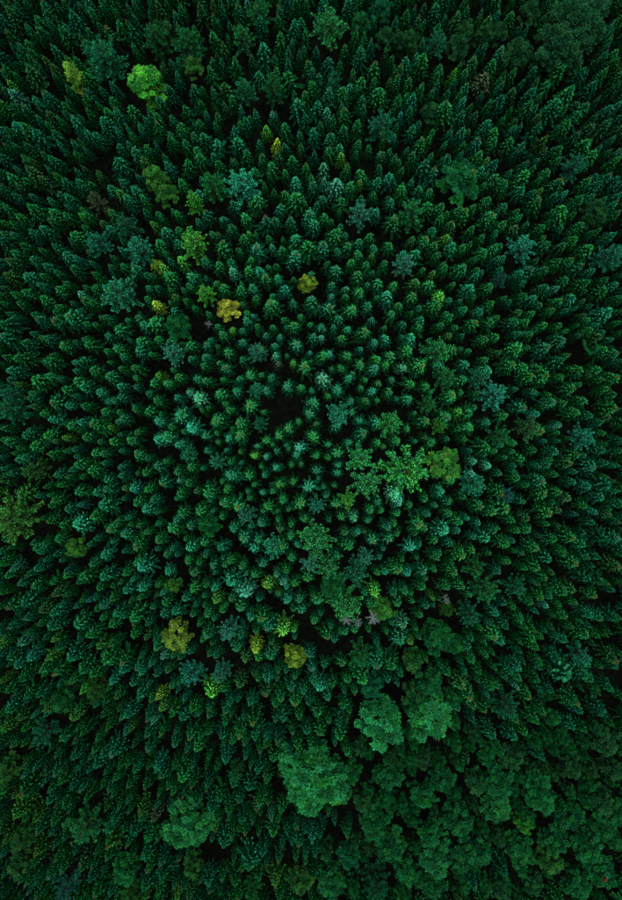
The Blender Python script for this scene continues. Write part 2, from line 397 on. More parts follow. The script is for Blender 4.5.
# ------------------------------------------------------------------ survey of the stand (metres): x y height crown_radius kind colour tip
SURVEY = """
-32.0 67.6 19.6 3.57 B ll -;-45.2 69.0 21.5 1.32 Y y -;-38.1 71.6 21.8 4.14 P t -;-56.0 64.8 20.0 1.53 s w -;-51.7 56.9 20.8 1.96 s t -;
-57.6 69.9 19.5 1.21 s g -;-52.9 68.9 20.5 2.08 s k -;-49.9 64.9 19.0 1.58 s t b;-46.6 76.7 20.0 1.81 s g -;-44.8 78.8 20.4 1.86 s t -;
-55.0 81.0 19.2 1.20 s t -;-29.6 75.1 20.8 2.63 P g -;-38.0 76.6 19.8 1.58 s k y;-46.3 62.6 19.9 1.26 s g -;-43.2 58.1 19.6 1.25 s t -;
-40.8 57.5 18.9 1.25 s t -;-29.4 58.3 19.2 1.56 s g b;-56.8 57.5 20.1 1.28 s g -;-42.3 74.5 19.2 1.56 s g -;-57.0 80.1 19.5 1.60 s k -;
-50.0 80.3 19.1 1.48 s k -;-42.7 68.1 19.7 1.59 s g -;-33.9 76.5 20.0 1.60 s t -;-28.7 81.1 19.3 1.32 s k b;-21.1 80.3 19.9 1.65 s k -;
-28.6 77.5 18.2 2.26 B k -;-23.1 74.2 21.0 3.01 P g -;-22.2 70.9 18.6 1.69 B yd -;-12.8 76.2 20.4 2.26 P G -;-9.2 73.3 20.1 1.93 s t -;
-6.1 75.1 19.9 1.32 s g b;-3.4 78.3 19.3 1.40 s t -;-14.7 71.2 19.7 1.40 s g -;-12.3 66.0 20.4 2.26 P t -;-15.5 66.6 18.9 1.61 s k -;
-7.2 65.9 21.1 2.26 P g -;-3.2 62.9 19.7 2.02 s t b;-23.9 62.8 19.3 1.53 s g -;-24.5 59.9 18.9 1.44 s g b;-11.9 59.8 19.1 1.21 s t -;
-8.6 59.2 18.2 1.13 s l -;-7.3 56.2 19.1 1.07 s y -;-17.9 56.4 19.3 1.59 s c -;-1.3 60.1 19.5 1.34 s t -;-20.1 57.2 19.0 1.52 s t -;
-5.1 58.5 19.9 1.51 s g -;-14.1 56.8 18.9 1.56 s t -;-4.1 68.5 19.8 2.08 s g -;-9.9 80.3 20.9 2.63 P g -;-16.7 70.8 19.1 1.02 s t -;
-9.2 77.9 20.0 1.34 s t -;3.4 77.6 21.3 3.38 P G -;9.5 79.7 18.5 2.26 B g -;12.9 81.9 18.5 2.26 B t -;20.8 78.7 19.0 1.27 s k y;
14.2 76.5 18.1 1.88 B k -;16.6 75.9 18.7 1.69 B k -;18.9 76.2 19.1 1.88 B k -;24.3 75.2 20.6 2.26 P t -;28.1 75.1 18.2 2.26 B k -;
9.4 72.5 19.5 1.61 s t -;12.5 71.0 20.0 1.78 s g b;18.0 71.1 19.9 1.45 s t b;16.4 69.7 19.4 1.39 s k y;21.2 70.8 20.8 1.58 s g -;
3.2 64.5 20.3 1.57 s t w;13.2 64.9 19.9 2.02 s g -;4.6 66.8 20.9 1.50 P t -;6.5 65.5 19.7 1.60 s g -;6.8 61.5 19.0 1.53 s g r;
12.5 58.9 21.0 2.63 P c -;26.6 68.7 19.0 0.88 s l -;28.7 61.1 19.4 1.32 s t b;25.6 61.9 20.7 2.11 s g b;0.5 62.8 19.4 1.61 s t -;
0.8 66.6 19.8 1.40 s g -;0.8 57.8 19.2 1.40 s t -;6.1 58.6 19.1 1.36 s g -;8.9 58.9 20.1 1.35 s g -;21.0 55.5 19.7 1.60 s g b;
3.2 54.5 19.3 1.41 s g o;14.1 57.3 18.3 0.87 s l -;27.8 79.3 19.9 1.53 s k -;23.7 62.3 18.6 2.26 B k -;51.4 79.0 20.9 5.64 B k -;
47.6 74.3 20.7 5.26 B k -;39.6 73.2 19.2 2.63 B k -;33.1 77.1 18.7 1.88 B k -;35.7 77.3 18.7 1.69 B k -;30.3 77.6 18.4 1.88 B k -;
31.2 71.4 19.2 1.49 s k -;34.1 70.6 19.8 1.40 s g -;32.4 67.4 20.1 1.94 s n -;46.4 69.3 19.7 1.60 s g -;45.7 67.5 18.9 1.44 s g -;
49.2 65.8 20.0 1.86 s g -;53.5 66.8 19.5 1.48 s t -;41.6 65.5 19.7 1.54 s t -;36.0 63.5 19.3 1.53 s t -;33.0 59.5 19.8 1.47 s t -;
31.7 57.1 19.3 1.55 s t b;45.8 62.4 20.7 2.02 s t -;50.4 61.3 20.1 1.49 s t -;43.2 59.1 19.5 1.60 s t -;34.9 56.5 19.1 1.42 s g -;
49.0 58.7 20.0 1.55 s g -;52.4 55.6 20.5 1.82 s g -;40.9 62.4 19.8 1.50 s g -;57.4 66.6 19.8 1.27 s g -;55.8 68.8 19.7 1.44 s g b;
32.1 54.1 19.6 1.37 s g o;40.7 55.7 19.7 1.52 s t -;56.9 59.4 18.9 1.50 s k -;38.3 65.9 19.4 1.26 s k -;42.1 81.2 18.7 1.88 B k -;
-53.0 49.8 20.5 1.68 s k -;-51.3 48.9 19.0 1.46 s k o;-36.7 52.1 20.0 1.82 s t -;-32.3 52.5 19.1 1.22 s ld -;-47.3 48.9 19.1 1.33 s t -;
-41.6 45.0 20.4 1.69 P n -;-56.2 45.9 19.5 1.21 s t -;-34.9 44.8 19.6 1.35 s t -;-38.6 43.1 19.2 1.44 s g o;-33.4 47.7 18.9 1.58 s t -;
-29.7 49.6 18.6 2.26 B yd -;-44.4 42.6 18.5 0.92 s l -;-46.9 42.1 19.9 1.24 s g -;-53.2 42.9 19.7 1.76 s g -;-51.1 39.8 19.0 1.45 s t -;
-53.1 39.0 19.3 1.43 s t -;-41.0 37.0 21.0 2.26 P c -;-32.0 36.2 21.5 2.63 P c -;-34.5 40.5 21.2 2.26 P t -;-30.1 33.1 18.1 1.32 B y -;
-36.7 27.6 21.7 3.57 P c -;-29.4 37.0 19.3 1.47 s g -;-53.5 33.3 19.6 1.25 s t w;-50.0 32.8 20.0 1.43 s t -;-46.5 34.1 19.6 1.61 s t -;
-45.0 31.6 20.0 1.34 s g -;-40.9 30.4 19.0 1.19 s g o;-57.4 30.7 19.6 1.43 s ld -;-56.5 27.3 19.7 1.25 s g -;-58.1 49.7 19.4 1.57 s g -;
-41.1 50.4 18.3 0.97 s k y;-45.9 43.8 19.2 0.93 s t -;-55.7 34.9 20.1 1.35 s g -;-57.4 34.1 19.6 1.58 s k b;-48.3 36.3 20.1 1.30 s t -;
-36.1 45.9 19.4 1.40 s ld -;-26.7 50.9 20.1 1.33 s c -;-24.2 51.9 19.2 1.40 s g -;-24.7 48.4 19.0 1.40 s g -;-21.5 47.1 19.4 1.46 s c -;
-28.2 46.5 18.4 2.07 B yd -;-22.3 44.4 21.0 1.69 P l -;-19.9 42.4 18.9 1.55 s t b;-13.3 48.2 21.3 3.38 P c -;-10.4 50.2 20.0 1.31 s g -;
-7.8 51.5 19.2 1.53 s g -;-3.9 53.0 19.1 1.31 s g -;-10.4 45.4 20.1 2.10 s g -;-15.0 43.9 19.5 1.45 s t -;-6.1 44.1 19.6 1.47 s t w;
-3.0 48.2 19.0 1.51 s c -;-3.2 44.9 20.1 1.98 s g -;-18.1 46.8 21.1 2.63 P g -;-15.5 39.7 19.3 1.34 s t b;-8.7 40.8 20.3 1.85 s t b;
-3.7 40.5 19.8 1.35 s t b;-0.8 41.5 19.7 1.88 s t b;-13.1 37.5 19.4 1.30 s g b;-17.0 36.1 20.8 2.06 s g b;-9.7 35.7 19.7 1.86 s t o;
-3.2 38.7 19.4 1.52 s t -;-3.7 34.1 20.5 1.87 s t b;-22.2 37.5 21.2 2.82 P l -;-25.6 36.4 20.0 1.40 s t -;-24.7 33.9 19.4 1.36 s l -;
-22.6 31.5 19.1 1.56 s t b;-17.9 32.8 19.9 1.32 s g b;-14.8 33.5 19.9 1.22 s t -;-10.0 31.7 19.4 1.49 s c -;-16.9 28.7 19.8 1.31 s g o;
-8.6 30.1 19.1 1.58 s g o;-26.7 30.5 20.4 1.82 s g -;-28.9 32.7 19.3 1.40 s yd -;-0.3 29.5 18.1 1.88 B y -;-12.1 31.6 19.9 1.44 s g -;
-6.1 30.8 19.2 1.22 s t -;-13.8 27.8 19.9 1.54 s g -;-11.5 28.4 18.9 1.48 s t -;-5.1 27.2 20.1 1.50 s c -;0.2 35.7 20.5 2.11 s g -;
-12.7 40.0 19.0 0.85 s l -;-6.6 35.2 19.7 1.29 s g -;-20.0 27.1 21.2 1.88 P l -;4.9 47.6 19.9 1.95 s w -;0.5 47.3 20.0 1.32 s t b;
2.2 45.8 19.6 1.26 s t -;7.3 47.7 19.1 1.37 s g -;10.0 51.1 19.0 1.46 s g -;6.8 50.9 19.4 1.24 s g b;15.2 49.3 19.8 1.59 s c -;
21.6 51.4 20.6 1.87 s t -;23.7 50.6 19.1 1.57 s t o;26.1 52.9 19.3 1.38 s t b;28.3 48.9 19.7 3.76 B g -;9.4 42.8 20.9 2.44 P w -;
4.9 44.9 19.3 1.59 s g -;12.6 42.9 19.7 1.22 s c -;15.2 45.1 19.7 1.26 s c -;19.3 42.3 21.1 2.82 P g -;15.2 40.5 20.4 2.06 s g y;
4.6 38.3 20.0 1.90 s g -;2.0 36.1 20.0 1.86 s t b;7.3 37.0 19.5 1.51 s g b;9.7 34.9 19.2 1.25 s g -;15.2 36.2 19.8 1.35 s g b;
21.6 37.6 20.6 1.65 s g o;23.6 37.1 19.0 1.47 s g b;17.3 32.7 21.1 2.26 P w -;13.9 33.2 19.0 1.23 s g b;28.8 44.0 19.2 1.45 s g o;
28.8 42.5 19.5 1.57 s g o;24.8 41.2 19.9 1.33 s g -;23.4 38.6 19.8 1.21 s t -;29.1 36.4 19.1 1.22 s g b;26.6 35.7 19.7 1.60 s t -;
28.2 32.1 19.8 1.68 s g b;22.3 29.2 19.7 1.61 s g -;24.8 27.4 19.1 1.54 s l y;3.9 29.3 19.3 1.46 s t w;6.4 29.3 18.4 0.91 s w -;
9.2 30.8 19.3 1.45 s g b;1.7 42.4 19.1 1.36 s g -;0.8 40.8 19.7 1.55 s t -;4.9 35.8 18.5 1.08 s t -;19.9 34.6 19.5 1.56 s t -;
17.3 35.5 18.7 1.02 s c -;15.3 26.4 19.4 1.51 s c -;7.8 33.3 18.9 1.23 s g -;21.1 46.8 18.9 1.28 s t -;22.0 44.2 19.5 1.57 s g -;
9.0 28.4 18.9 1.52 s g -;30.2 49.7 20.8 1.81 s g o;31.9 52.1 19.4 1.46 s t -;34.7 52.0 19.0 1.39 s t -;40.5 51.8 19.1 1.26 s t b;
40.9 49.4 20.2 1.76 s g -;40.2 47.2 19.1 1.57 s t -;46.9 48.5 20.0 1.70 s g o;49.9 50.8 20.6 2.44 P c -;52.5 48.4 19.2 1.32 s g o;
54.1 48.2 18.9 1.40 s t -;57.0 49.7 19.3 1.59 s t b;57.4 48.4 19.7 1.59 s t -;37.0 47.3 19.5 1.48 s g b;35.9 49.1 19.0 1.60 s g -;
33.4 45.2 19.2 1.48 s g -;34.1 42.1 20.6 1.93 s g b;36.9 41.2 19.1 1.26 s g b;39.3 42.4 19.2 1.20 s g -;42.6 44.2 20.2 1.60 s g b;
47.9 42.8 20.1 2.09 s g -;54.6 42.8 18.5 2.26 B k -;39.8 39.5 19.2 1.39 s k o;40.6 35.5 21.3 2.63 P c -;32.8 35.2 19.1 1.50 s g -;
31.0 30.7 19.7 1.30 s t -;36.5 30.0 21.1 1.50 P e -;34.4 28.8 19.4 1.47 s g -;41.1 31.8 18.9 1.61 s t b;39.4 31.1 19.8 1.22 s t -;
44.2 32.1 19.0 1.37 s g b;46.8 32.5 20.1 1.43 s g b;49.2 33.7 19.3 1.41 s g o;53.8 35.9 19.8 1.61 s g -;56.4 33.8 21.4 2.63 P c -;
51.6 29.9 20.0 1.40 s g -;53.6 31.3 19.2 1.22 s t -;55.4 27.7 20.2 1.58 s g -;49.0 29.8 19.2 1.22 s g -;42.5 27.4 19.3 1.37 s c -;
40.4 26.7 18.9 1.21 s g b;29.9 28.4 19.1 1.61 s c -;45.0 36.3 19.4 1.41 s t -;57.5 38.6 19.0 1.42 s t -;35.2 36.1 19.0 1.33 s g -;
48.0 37.1 20.0 1.42 s k -;-57.5 21.2 20.7 1.89 s t -;-57.9 18.3 19.7 1.67 s t w;-54.4 15.3 20.3 1.85 s g -;-50.8 18.5 19.4 1.44 s t -;
-54.1 17.5 19.8 1.46 s t -;-45.5 23.0 20.1 2.06 s t o;-48.1 21.9 20.7 1.80 s g o;-30.0 24.9 19.0 1.29 s y o;-32.5 21.5 19.0 1.33 s t -;
-29.7 21.7 20.7 1.98 s g -;-36.4 20.6 19.9 1.73 s g -;-39.2 19.8 19.2 1.23 s t -;-29.7 18.3 19.4 1.23 s g -;-37.3 17.8 19.2 1.44 s g -;
-32.9 15.7 20.5 1.59 s c -;-36.4 15.2 19.1 1.21 s t -;-49.4 14.4 20.1 1.71 s g -;-45.8 14.9 19.4 1.23 s t -;-43.9 14.6 19.8 1.33 s t -;
-41.7 12.9 20.0 1.43 s g o;-52.8 10.5 20.6 1.92 s g -;-50.6 11.8 19.4 1.44 s g -;-57.3 13.0 19.7 1.54 s t -;-49.0 6.9 20.6 2.08 s g o;
-43.4 9.8 19.2 1.49 s t -;-45.3 10.3 19.4 1.54 s g -;-40.6 8.9 19.0 1.25 s c -;-46.8 6.9 19.2 1.26 s t -;-33.4 13.0 19.2 1.48 s g y;
-29.4 12.2 19.8 1.22 s yd -;-30.1 10.4 18.9 1.43 s g -;-36.7 9.1 19.1 1.21 s c -;-35.7 7.4 19.9 1.34 s t -;-31.4 5.5 19.6 1.60 s g -;
-29.1 6.4 19.4 1.29 s g -;-36.1 3.8 19.3 1.35 s t o;-39.9 4.5 19.6 1.20 s g -;-41.3 2.1 20.6 2.01 s g o;-38.5 -0.8 19.5 1.23 s g o;
-34.6 -0.6 20.6 1.65 s g -;-29.4 2.5 20.0 1.38 s c -;-49.6 3.5 19.0 1.53 s c -;-44.4 3.0 20.0 1.33 s c -;-46.6 2.6 19.4 1.39 s g -;
-57.9 5.4 21.0 2.63 P t -;-57.7 8.3 21.0 1.88 P t -;-50.6 1.1 19.5 1.59 s g -;-54.5 1.1 19.6 1.61 s t -;-52.2 4.7 19.9 1.24 s g -;
-47.2 9.4 19.0 1.37 s g -;-38.4 11.6 18.9 1.61 s t -;-29.1 -0.4 19.5 1.44 s c -;-16.4 24.8 19.1 2.07 B o -;-25.3 21.7 18.7 2.44 B g -;
-25.9 15.6 20.6 2.26 P w -;-20.0 17.6 19.1 1.31 s t o;-15.7 21.1 18.4 1.01 s yd -;-16.6 19.5 19.2 1.51 s g b;-13.2 18.1 19.2 1.34 s t y;
-19.8 22.1 18.5 0.75 D d -;-9.9 15.5 21.2 1.88 P w -;-6.6 15.7 19.0 1.09 s w -;-6.2 13.6 18.5 1.03 s n -;-15.9 13.1 20.7 1.63 s t o;
-20.0 15.2 18.9 1.40 s t -;-20.7 13.3 19.0 1.27 s g -;-15.8 15.8 20.0 1.50 s g -;-2.7 18.1 20.7 1.66 s t y;-0.1 18.7 19.7 1.33 s t y;
-8.6 19.4 18.7 1.10 s t w;-1.0 12.9 20.2 2.00 s g y;-4.6 10.0 20.3 1.56 s t w;-22.2 10.8 19.1 1.44 s t -;-21.3 7.9 20.1 1.77 s w -;
-23.6 7.9 19.3 1.20 s w -;-11.2 6.4 20.3 1.77 s g o;-11.4 9.3 20.8 1.50 P c -;-14.1 9.1 20.1 1.36 s t -;-18.1 3.7 20.8 2.01 s g y;
-13.3 0.1 20.5 1.94 s g y;-22.7 2.1 20.7 1.85 s c -;-8.3 8.6 19.6 1.35 s t y;-7.8 11.0 19.5 1.48 s t -;-0.1 6.4 19.8 1.71 s t -;
-0.1 4.0 20.1 1.60 s t b;-4.2 1.6 19.8 1.44 s g o;-5.9 0.6 19.3 1.50 s g y;-25.4 4.2 20.0 2.07 s t -;-27.9 -0.3 19.8 1.95 s t -;
-20.4 0.1 19.7 1.51 s t w;-17.7 8.3 20.0 1.60 s g -;-2.7 20.6 19.9 1.49 s g y;-8.0 24.6 20.4 1.96 s g y;-14.9 5.0 19.5 1.28 s g -;
-13.0 3.1 19.2 1.57 s g b;-9.0 2.5 21.1 1.50 P t -;-8.6 0.1 19.4 1.42 s g -;-26.2 24.6 19.4 1.19 s t -;-3.7 25.2 19.7 1.27 s t w;
-0.3 25.2 20.0 1.58 s t w;-22.1 18.3 19.4 1.45 s g -;-26.5 1.8 19.7 1.24 s g -;-1.8 -1.8 19.8 1.43 s w -;-24.0 -1.6 20.0 1.35 s c -;
-12.2 21.9 19.3 1.28 s t b;-15.8 -0.1 19.6 1.31 s c -;-0.1 0.6 19.1 1.58 s g -;3.2 24.1 20.6 1.91 s t b;7.3 24.7 19.8 1.68 s g y;
5.1 22.6 19.9 1.43 s t w;10.4 24.7 19.8 1.57 s t -;15.5 23.6 19.4 1.37 s g b;12.4 22.2 19.1 1.00 s w -;2.2 21.2 19.2 1.32 s t w;
10.1 20.0 20.9 1.89 s g y;14.6 19.1 18.9 1.27 s c -;5.9 18.3 19.6 1.24 s g o;3.2 16.4 19.1 1.45 s c -;9.6 16.7 18.7 0.90 s c -;
7.5 15.8 19.7 1.47 s g b;15.6 15.9 19.0 1.50 s g o;17.7 13.7 19.9 1.40 s w -;1.8 15.4 19.3 1.60 s g -;9.7 13.9 19.7 1.56 s g b;
12.2 12.5 19.2 1.59 s t w;2.2 11.4 20.7 1.94 s w o;23.5 24.5 19.8 1.82 s g -;20.7 20.5 19.1 1.28 s g -;17.8 21.7 19.1 1.23 s t -;
21.4 22.2 19.0 1.46 s t -;23.9 17.0 21.4 3.01 P g -;26.9 16.1 19.9 1.51 s g o;20.5 13.6 20.6 2.00 s g y;18.4 16.5 20.0 1.59 s g -;
5.1 8.8 20.1 1.46 s t b;7.6 7.4 19.0 1.24 s t w;11.5 8.9 19.1 1.22 s c -;15.1 8.4 19.5 1.35 s g o;10.7 6.4 19.8 1.48 s g o;18.9 10.0 20.2 1.60 s g -;
5.1 4.5 20.9 2.26 P c -;14.3 3.0 20.9 2.63 P G -;21.7 2.8 20.4 1.62 s g o;25.8 3.7 20.5 1.76 s g b;27.2 7.6 20.9 1.83 s g y;25.3 11.7 21.3 2.26 P g -;
21.8 10.3 19.8 1.22 s g -;22.5 6.4 21.0 1.88 P g -;5.2 1.6 19.0 1.32 s t -;9.0 0.6 20.1 1.82 s t b;12.6 2.3 20.0 1.51 s t -;28.5 4.0 19.2 1.36 s l y;
29.1 11.3 19.7 1.41 s g -;24.4 1.6 20.9 1.50 P l -;19.0 18.6 19.3 1.44 s c -;10.0 3.0 19.9 1.34 s t -;23.2 -1.3 19.0 1.41 s g -;
16.1 -0.4 19.2 1.37 s g b;18.8 6.7 19.0 1.48 s t -;24.6 14.2 19.0 1.31 s c -;12.1 15.1 20.1 1.40 s g -;6.4 13.5 19.4 1.42 s g -;
29.5 14.2 19.0 1.59 s t -;26.8 22.6 19.9 1.34 s g -;46.2 23.8 19.8 1.19 s g o;33.4 18.6 18.9 1.35 s g O;31.1 21.1 20.2 1.69 s g y;
32.0 24.1 19.5 1.36 s t -;35.8 19.5 19.2 1.22 s g -;39.3 16.5 20.2 2.09 s g b;45.0 17.8 19.8 1.82 s t b;47.8 18.1 20.8 1.71 s t w;
49.3 15.7 18.6 1.05 s g O;52.9 16.3 20.0 1.50 C G -;53.1 20.2 19.4 1.22 s g b;57.1 23.5 20.2 1.99 s t -;41.3 22.1 20.0 1.45 s g -;
38.0 22.4 19.7 1.47 s t -;33.2 14.5 18.9 1.21 s g -;34.0 13.0 19.4 1.52 s c -;37.5 13.7 19.9 1.57 s g o;41.1 10.8 19.4 1.58 s g y;
43.8 11.2 20.6 2.11 s g o;41.2 13.0 19.1 1.57 s g -;31.9 11.2 21.2 2.26 P t -;47.1 13.6 20.9 1.79 s t -;51.1 13.2 19.2 1.62 s g -;
55.2 13.0 19.2 1.37 s g -;35.1 7.9 21.1 2.82 P c -;49.4 8.8 20.5 1.71 s g b;57.8 11.2 19.9 1.62 s g o;40.7 6.2 19.8 1.81 s t b;
57.2 5.9 20.8 1.77 s g o;46.3 6.5 19.1 1.57 s t w;42.9 4.2 19.9 1.20 s c -;50.3 4.5 19.6 1.60 s g -;53.1 4.5 19.2 1.25 s t -;41.5 1.8 21.4 2.44 P k -;
44.4 1.6 18.9 1.59 s g o;36.4 1.3 20.5 2.07 P g -;57.0 3.8 19.2 1.38 s k b;52.4 0.1 21.2 2.44 P c -;30.2 4.5 20.6 1.76 s g -;33.8 2.6 19.5 1.26 s t -;
30.6 1.6 19.7 1.61 s g -;55.5 11.3 19.0 1.23 s g o;36.8 3.8 19.3 1.47 s g b;48.4 6.7 19.5 1.35 s g -;33.0 -1.3 20.9 1.88 s g -;
43.0 -2.0 19.6 1.30 s g b;29.3 24.3 19.6 1.30 s t -;55.0 19.1 19.1 1.50 s k -;-52.9 -6.3 20.9 2.26 P ld -;-54.8 -10.4 19.7 1.95 s ld -;
-57.0 -16.0 22.0 4.51 P ld -;-49.5 -2.9 19.5 1.37 s g y;-41.6 -6.3 20.7 1.89 s g -;-39.8 -4.7 18.6 0.86 s c -;-36.7 -5.4 19.4 1.21 s t w;
-39.5 -7.8 18.9 1.34 s t -;-38.4 -10.0 19.4 1.32 s t b;-33.6 -9.7 20.0 1.47 s c -;-41.0 -11.2 19.5 1.35 s t -;-38.9 -12.8 20.8 1.95 s t -;
-31.4 -13.8 20.1 1.60 s c -;-29.5 -11.7 19.1 1.32 s t w;-44.8 -10.5 19.0 1.59 s g -;-49.5 -15.3 19.8 1.38 s g y;-48.4 -17.1 19.4 1.42 s g -;
-44.5 -16.7 20.1 2.07 s c -;-43.9 -13.2 19.0 1.01 s e -;-46.2 -21.5 18.1 1.88 B yd -;-38.9 -17.4 20.3 1.75 s g b;-33.4 -20.6 19.9 1.87 s g b;
-29.3 -19.3 19.0 1.39 s g o;-39.2 -22.1 20.1 1.60 s c -;-51.1 -21.3 20.1 1.25 s t -;-52.7 -25.1 19.2 1.30 s t -;-31.4 -25.1 20.6 1.99 s c -;
-39.3 -25.8 20.7 1.70 s t -;-32.6 -28.8 19.4 1.46 s c -;-35.6 -29.1 19.2 1.46 s t -;-43.6 -27.3 20.8 1.70 s g -;-58.2 -26.7 20.0 1.38 s g -;
-49.8 -27.9 19.1 1.27 s g -;-34.0 -23.8 19.8 1.21 s g -;-29.2 -6.1 18.9 1.43 s t b;-57.6 -6.8 19.9 1.21 s t -;-44.0 -5.3 19.9 1.40 s g -;
-40.6 -28.7 19.6 1.21 s g -;-37.3 -16.5 19.8 1.24 s g -;-33.5 -12.6 19.6 1.45 s g -;-30.9 -9.7 20.0 1.29 s g -;-23.6 -3.2 20.3 1.69 P c -;
-28.3 -8.7 20.5 1.59 s t y;-22.5 -6.1 19.0 1.23 s g y;-24.6 -10.7 19.7 1.39 s g -;-15.0 -8.0 20.6 2.05 s t w;-6.1 -8.7 20.5 1.59 s g y;
-0.1 -9.5 19.8 2.02 s t w;-13.9 -13.3 20.0 1.97 s g o;-12.4 -15.0 20.6 1.88 P w -;-6.6 -5.8 19.8 1.19 s c -;-17.7 -5.3 20.7 1.69 P c -;
-2.7 -12.7 19.5 1.58 s g o;-1.5 -15.4 19.2 1.26 s g o;-13.6 -19.5 20.8 1.70 s t o;-26.5 -18.2 19.8 1.67 s g -;-19.0 -10.7 19.8 1.75 s g -;
-20.0 -17.3 18.5 2.07 B g -;-24.1 -14.1 19.7 1.46 s g -;-25.7 -15.6 19.1 1.27 s t -;-15.1 -17.0 19.7 1.40 s t b;-9.3 -16.5 19.6 1.38 s t w;
-10.8 -22.2 19.1 1.58 s c -;-13.0 -24.9 19.5 1.31 s g y;-15.4 -23.1 20.0 1.42 s g -;-9.3 -24.6 19.7 1.43 s t w;-7.1 -21.1 20.8 2.26 P c -;
-5.2 -20.9 19.9 1.53 s g y;-0.8 -24.5 20.6 1.88 P w -;-27.4 -22.9 19.2 1.24 s t y;-20.2 -20.4 20.0 1.35 s g -;-27.3 -26.0 19.7 1.31 s c -;
-26.4 -28.6 18.5 1.50 B yd -;-15.4 -27.7 19.8 2.08 s c -;-12.7 -29.6 20.1 1.98 s w -;-10.5 -27.3 19.7 1.24 s g -;-8.1 -27.8 19.6 1.55 s yd o;
-4.9 -25.2 20.1 1.21 s g -;-3.0 -28.0 19.7 1.36 s g y;-0.8 -27.8 19.2 1.50 s g b;-3.7 -19.0 19.3 1.37 s g -;-10.3 -19.6 19.0 1.23 s t -;
-11.7 -7.3 19.4 1.50 s g -;-16.9 -21.0 19.0 1.56 s t -;-2.0 -2.9 19.1 1.32 s c -;-11.0 -3.7 18.9 1.12 s l -;-8.1 -12.7 19.5 1.57 s g -;
-3.2 -8.3 19.4 1.24 s g o;-18.4 -29.1 18.9 1.29 s c -;-23.2 -21.7 19.2 1.43 s c -;-15.6 -10.2 19.5 1.24 s g y;-16.3 -12.8 20.0 1.59 s g b;
18.4 -6.1 21.8 4.89 P L -;9.5 -3.9 20.7 2.82 P G -;26.2 -4.7 19.6 3.20 B yd -;10.7 -9.2 20.8 3.01 P G -;7.6 -11.6 20.8 1.88 P l -;
5.1 -12.3 20.9 1.60 s g y;15.3 -10.9 20.2 1.86 s w -;12.7 -12.4 19.6 1.31 s t w;16.8 -12.9 19.4 1.61 s w -;8.3 -15.6 19.5 1.28 s w -;
8.4 -18.4 18.5 1.12 s c -;20.3 -16.1 20.8 1.91 s g o;21.6 -18.0 19.9 1.33 s g o;17.5 -18.4 18.2 1.00 s g o;15.2 -19.8 20.8 1.58 s t b;
19.2 -21.3 20.2 1.81 s c -;12.0 -20.0 19.6 1.58 s t o;10.2 -22.8 20.7 1.69 P w -;16.2 -25.1 20.6 1.71 s g o;24.2 -20.0 19.5 1.30 s g b;
25.2 -17.9 20.4 1.97 s c -;25.7 -20.8 19.1 1.25 s t -;21.9 -14.8 19.8 1.49 s t w;1.3 -19.5 20.9 3.38 P G -;0.8 -13.0 21.2 1.69 P c -;
2.7 -24.8 20.7 2.63 P G -;8.1 -26.0 20.7 2.63 P t -;12.9 -29.3 20.2 1.60 s l o;16.3 -29.2 19.9 1.46 s t b;21.1 -25.4 20.5 1.64 s t b;
18.3 -26.3 19.6 1.24 s c -;29.1 -21.8 20.1 1.69 s g y;26.6 -25.6 20.6 1.58 s g b;26.3 -30.7 18.5 0.94 D d -;7.1 -20.5 20.6 1.62 s g -;
4.2 -29.1 18.8 2.63 B g -;27.5 -9.2 19.7 1.44 s g -;28.4 -16.0 19.9 1.40 s g -;25.1 -10.7 19.2 1.58 s t -;21.2 -28.9 20.0 1.33 s g -;
18.3 -29.3 19.4 1.25 s g -;0.8 -6.3 20.1 1.37 s t -;31.1 -7.1 19.7 1.25 s w -;32.0 -8.7 21.2 2.44 P c -;35.8 -9.7 19.7 1.96 s g o;
37.2 -11.3 21.1 1.69 P e -;31.4 -13.0 20.7 1.73 s g b;34.9 -14.1 19.4 1.47 s g o;37.0 -13.8 20.5 2.02 s g o;38.9 -15.8 19.8 1.34 s g -;
40.9 -15.1 19.8 1.41 s k o;43.7 -8.4 20.7 1.89 s t b;44.3 -11.6 20.3 1.64 s g o;49.0 -4.6 20.6 1.55 s k o;50.4 -3.4 19.9 1.52 s g b;
55.3 -2.9 20.3 1.58 s t -;53.9 -6.1 19.8 1.82 s t w;55.5 -4.9 20.1 1.28 s t -;53.0 -9.5 19.2 1.56 s t -;55.6 -9.2 20.5 2.01 s t -;
49.9 -11.4 19.7 1.36 s k o;52.5 -12.7 19.2 1.29 s g -;57.6 -10.9 19.7 1.20 s t -;55.1 -11.2 19.8 1.44 s t -;45.3 -14.5 20.2 1.83 s g o;
34.3 -18.0 19.8 1.32 s t o;30.9 -19.4 18.7 0.95 s c -;33.2 -20.0 19.4 1.52 s c -;38.7 -20.4 18.1 1.05 s t w;30.9 -22.1 19.9 1.30 s g o;
42.6 -20.9 19.8 1.64 s g o;36.5 -20.5 20.6 1.56 s g -;31.5 -25.1 20.5 2.26 P g -;49.7 -19.1 20.2 1.81 s g o;50.4 -24.0 20.3 2.00 s g o;
52.4 -26.8 19.7 1.84 s t -;46.0 -23.1 19.8 1.53 s t -;43.3 -24.8 19.9 1.46 s g o;44.6 -26.3 19.8 1.45 s g b;57.6 -19.6 20.4 2.03 s t w;
55.8 -18.8 20.8 1.57 s t -;58.0 -24.9 19.1 1.61 s k o;56.9 -27.6 19.3 1.22 s g o;54.9 -27.6 20.1 1.61 s g -;53.7 -16.4 19.2 1.23 s t -;
57.0 -15.3 19.4 1.19 s k o;39.5 -28.7 20.7 2.26 P t -;33.8 -29.1 21.3 2.82 P g -;44.3 -30.6 19.1 1.36 s g o;48.2 -29.1 20.0 1.60 s g -;
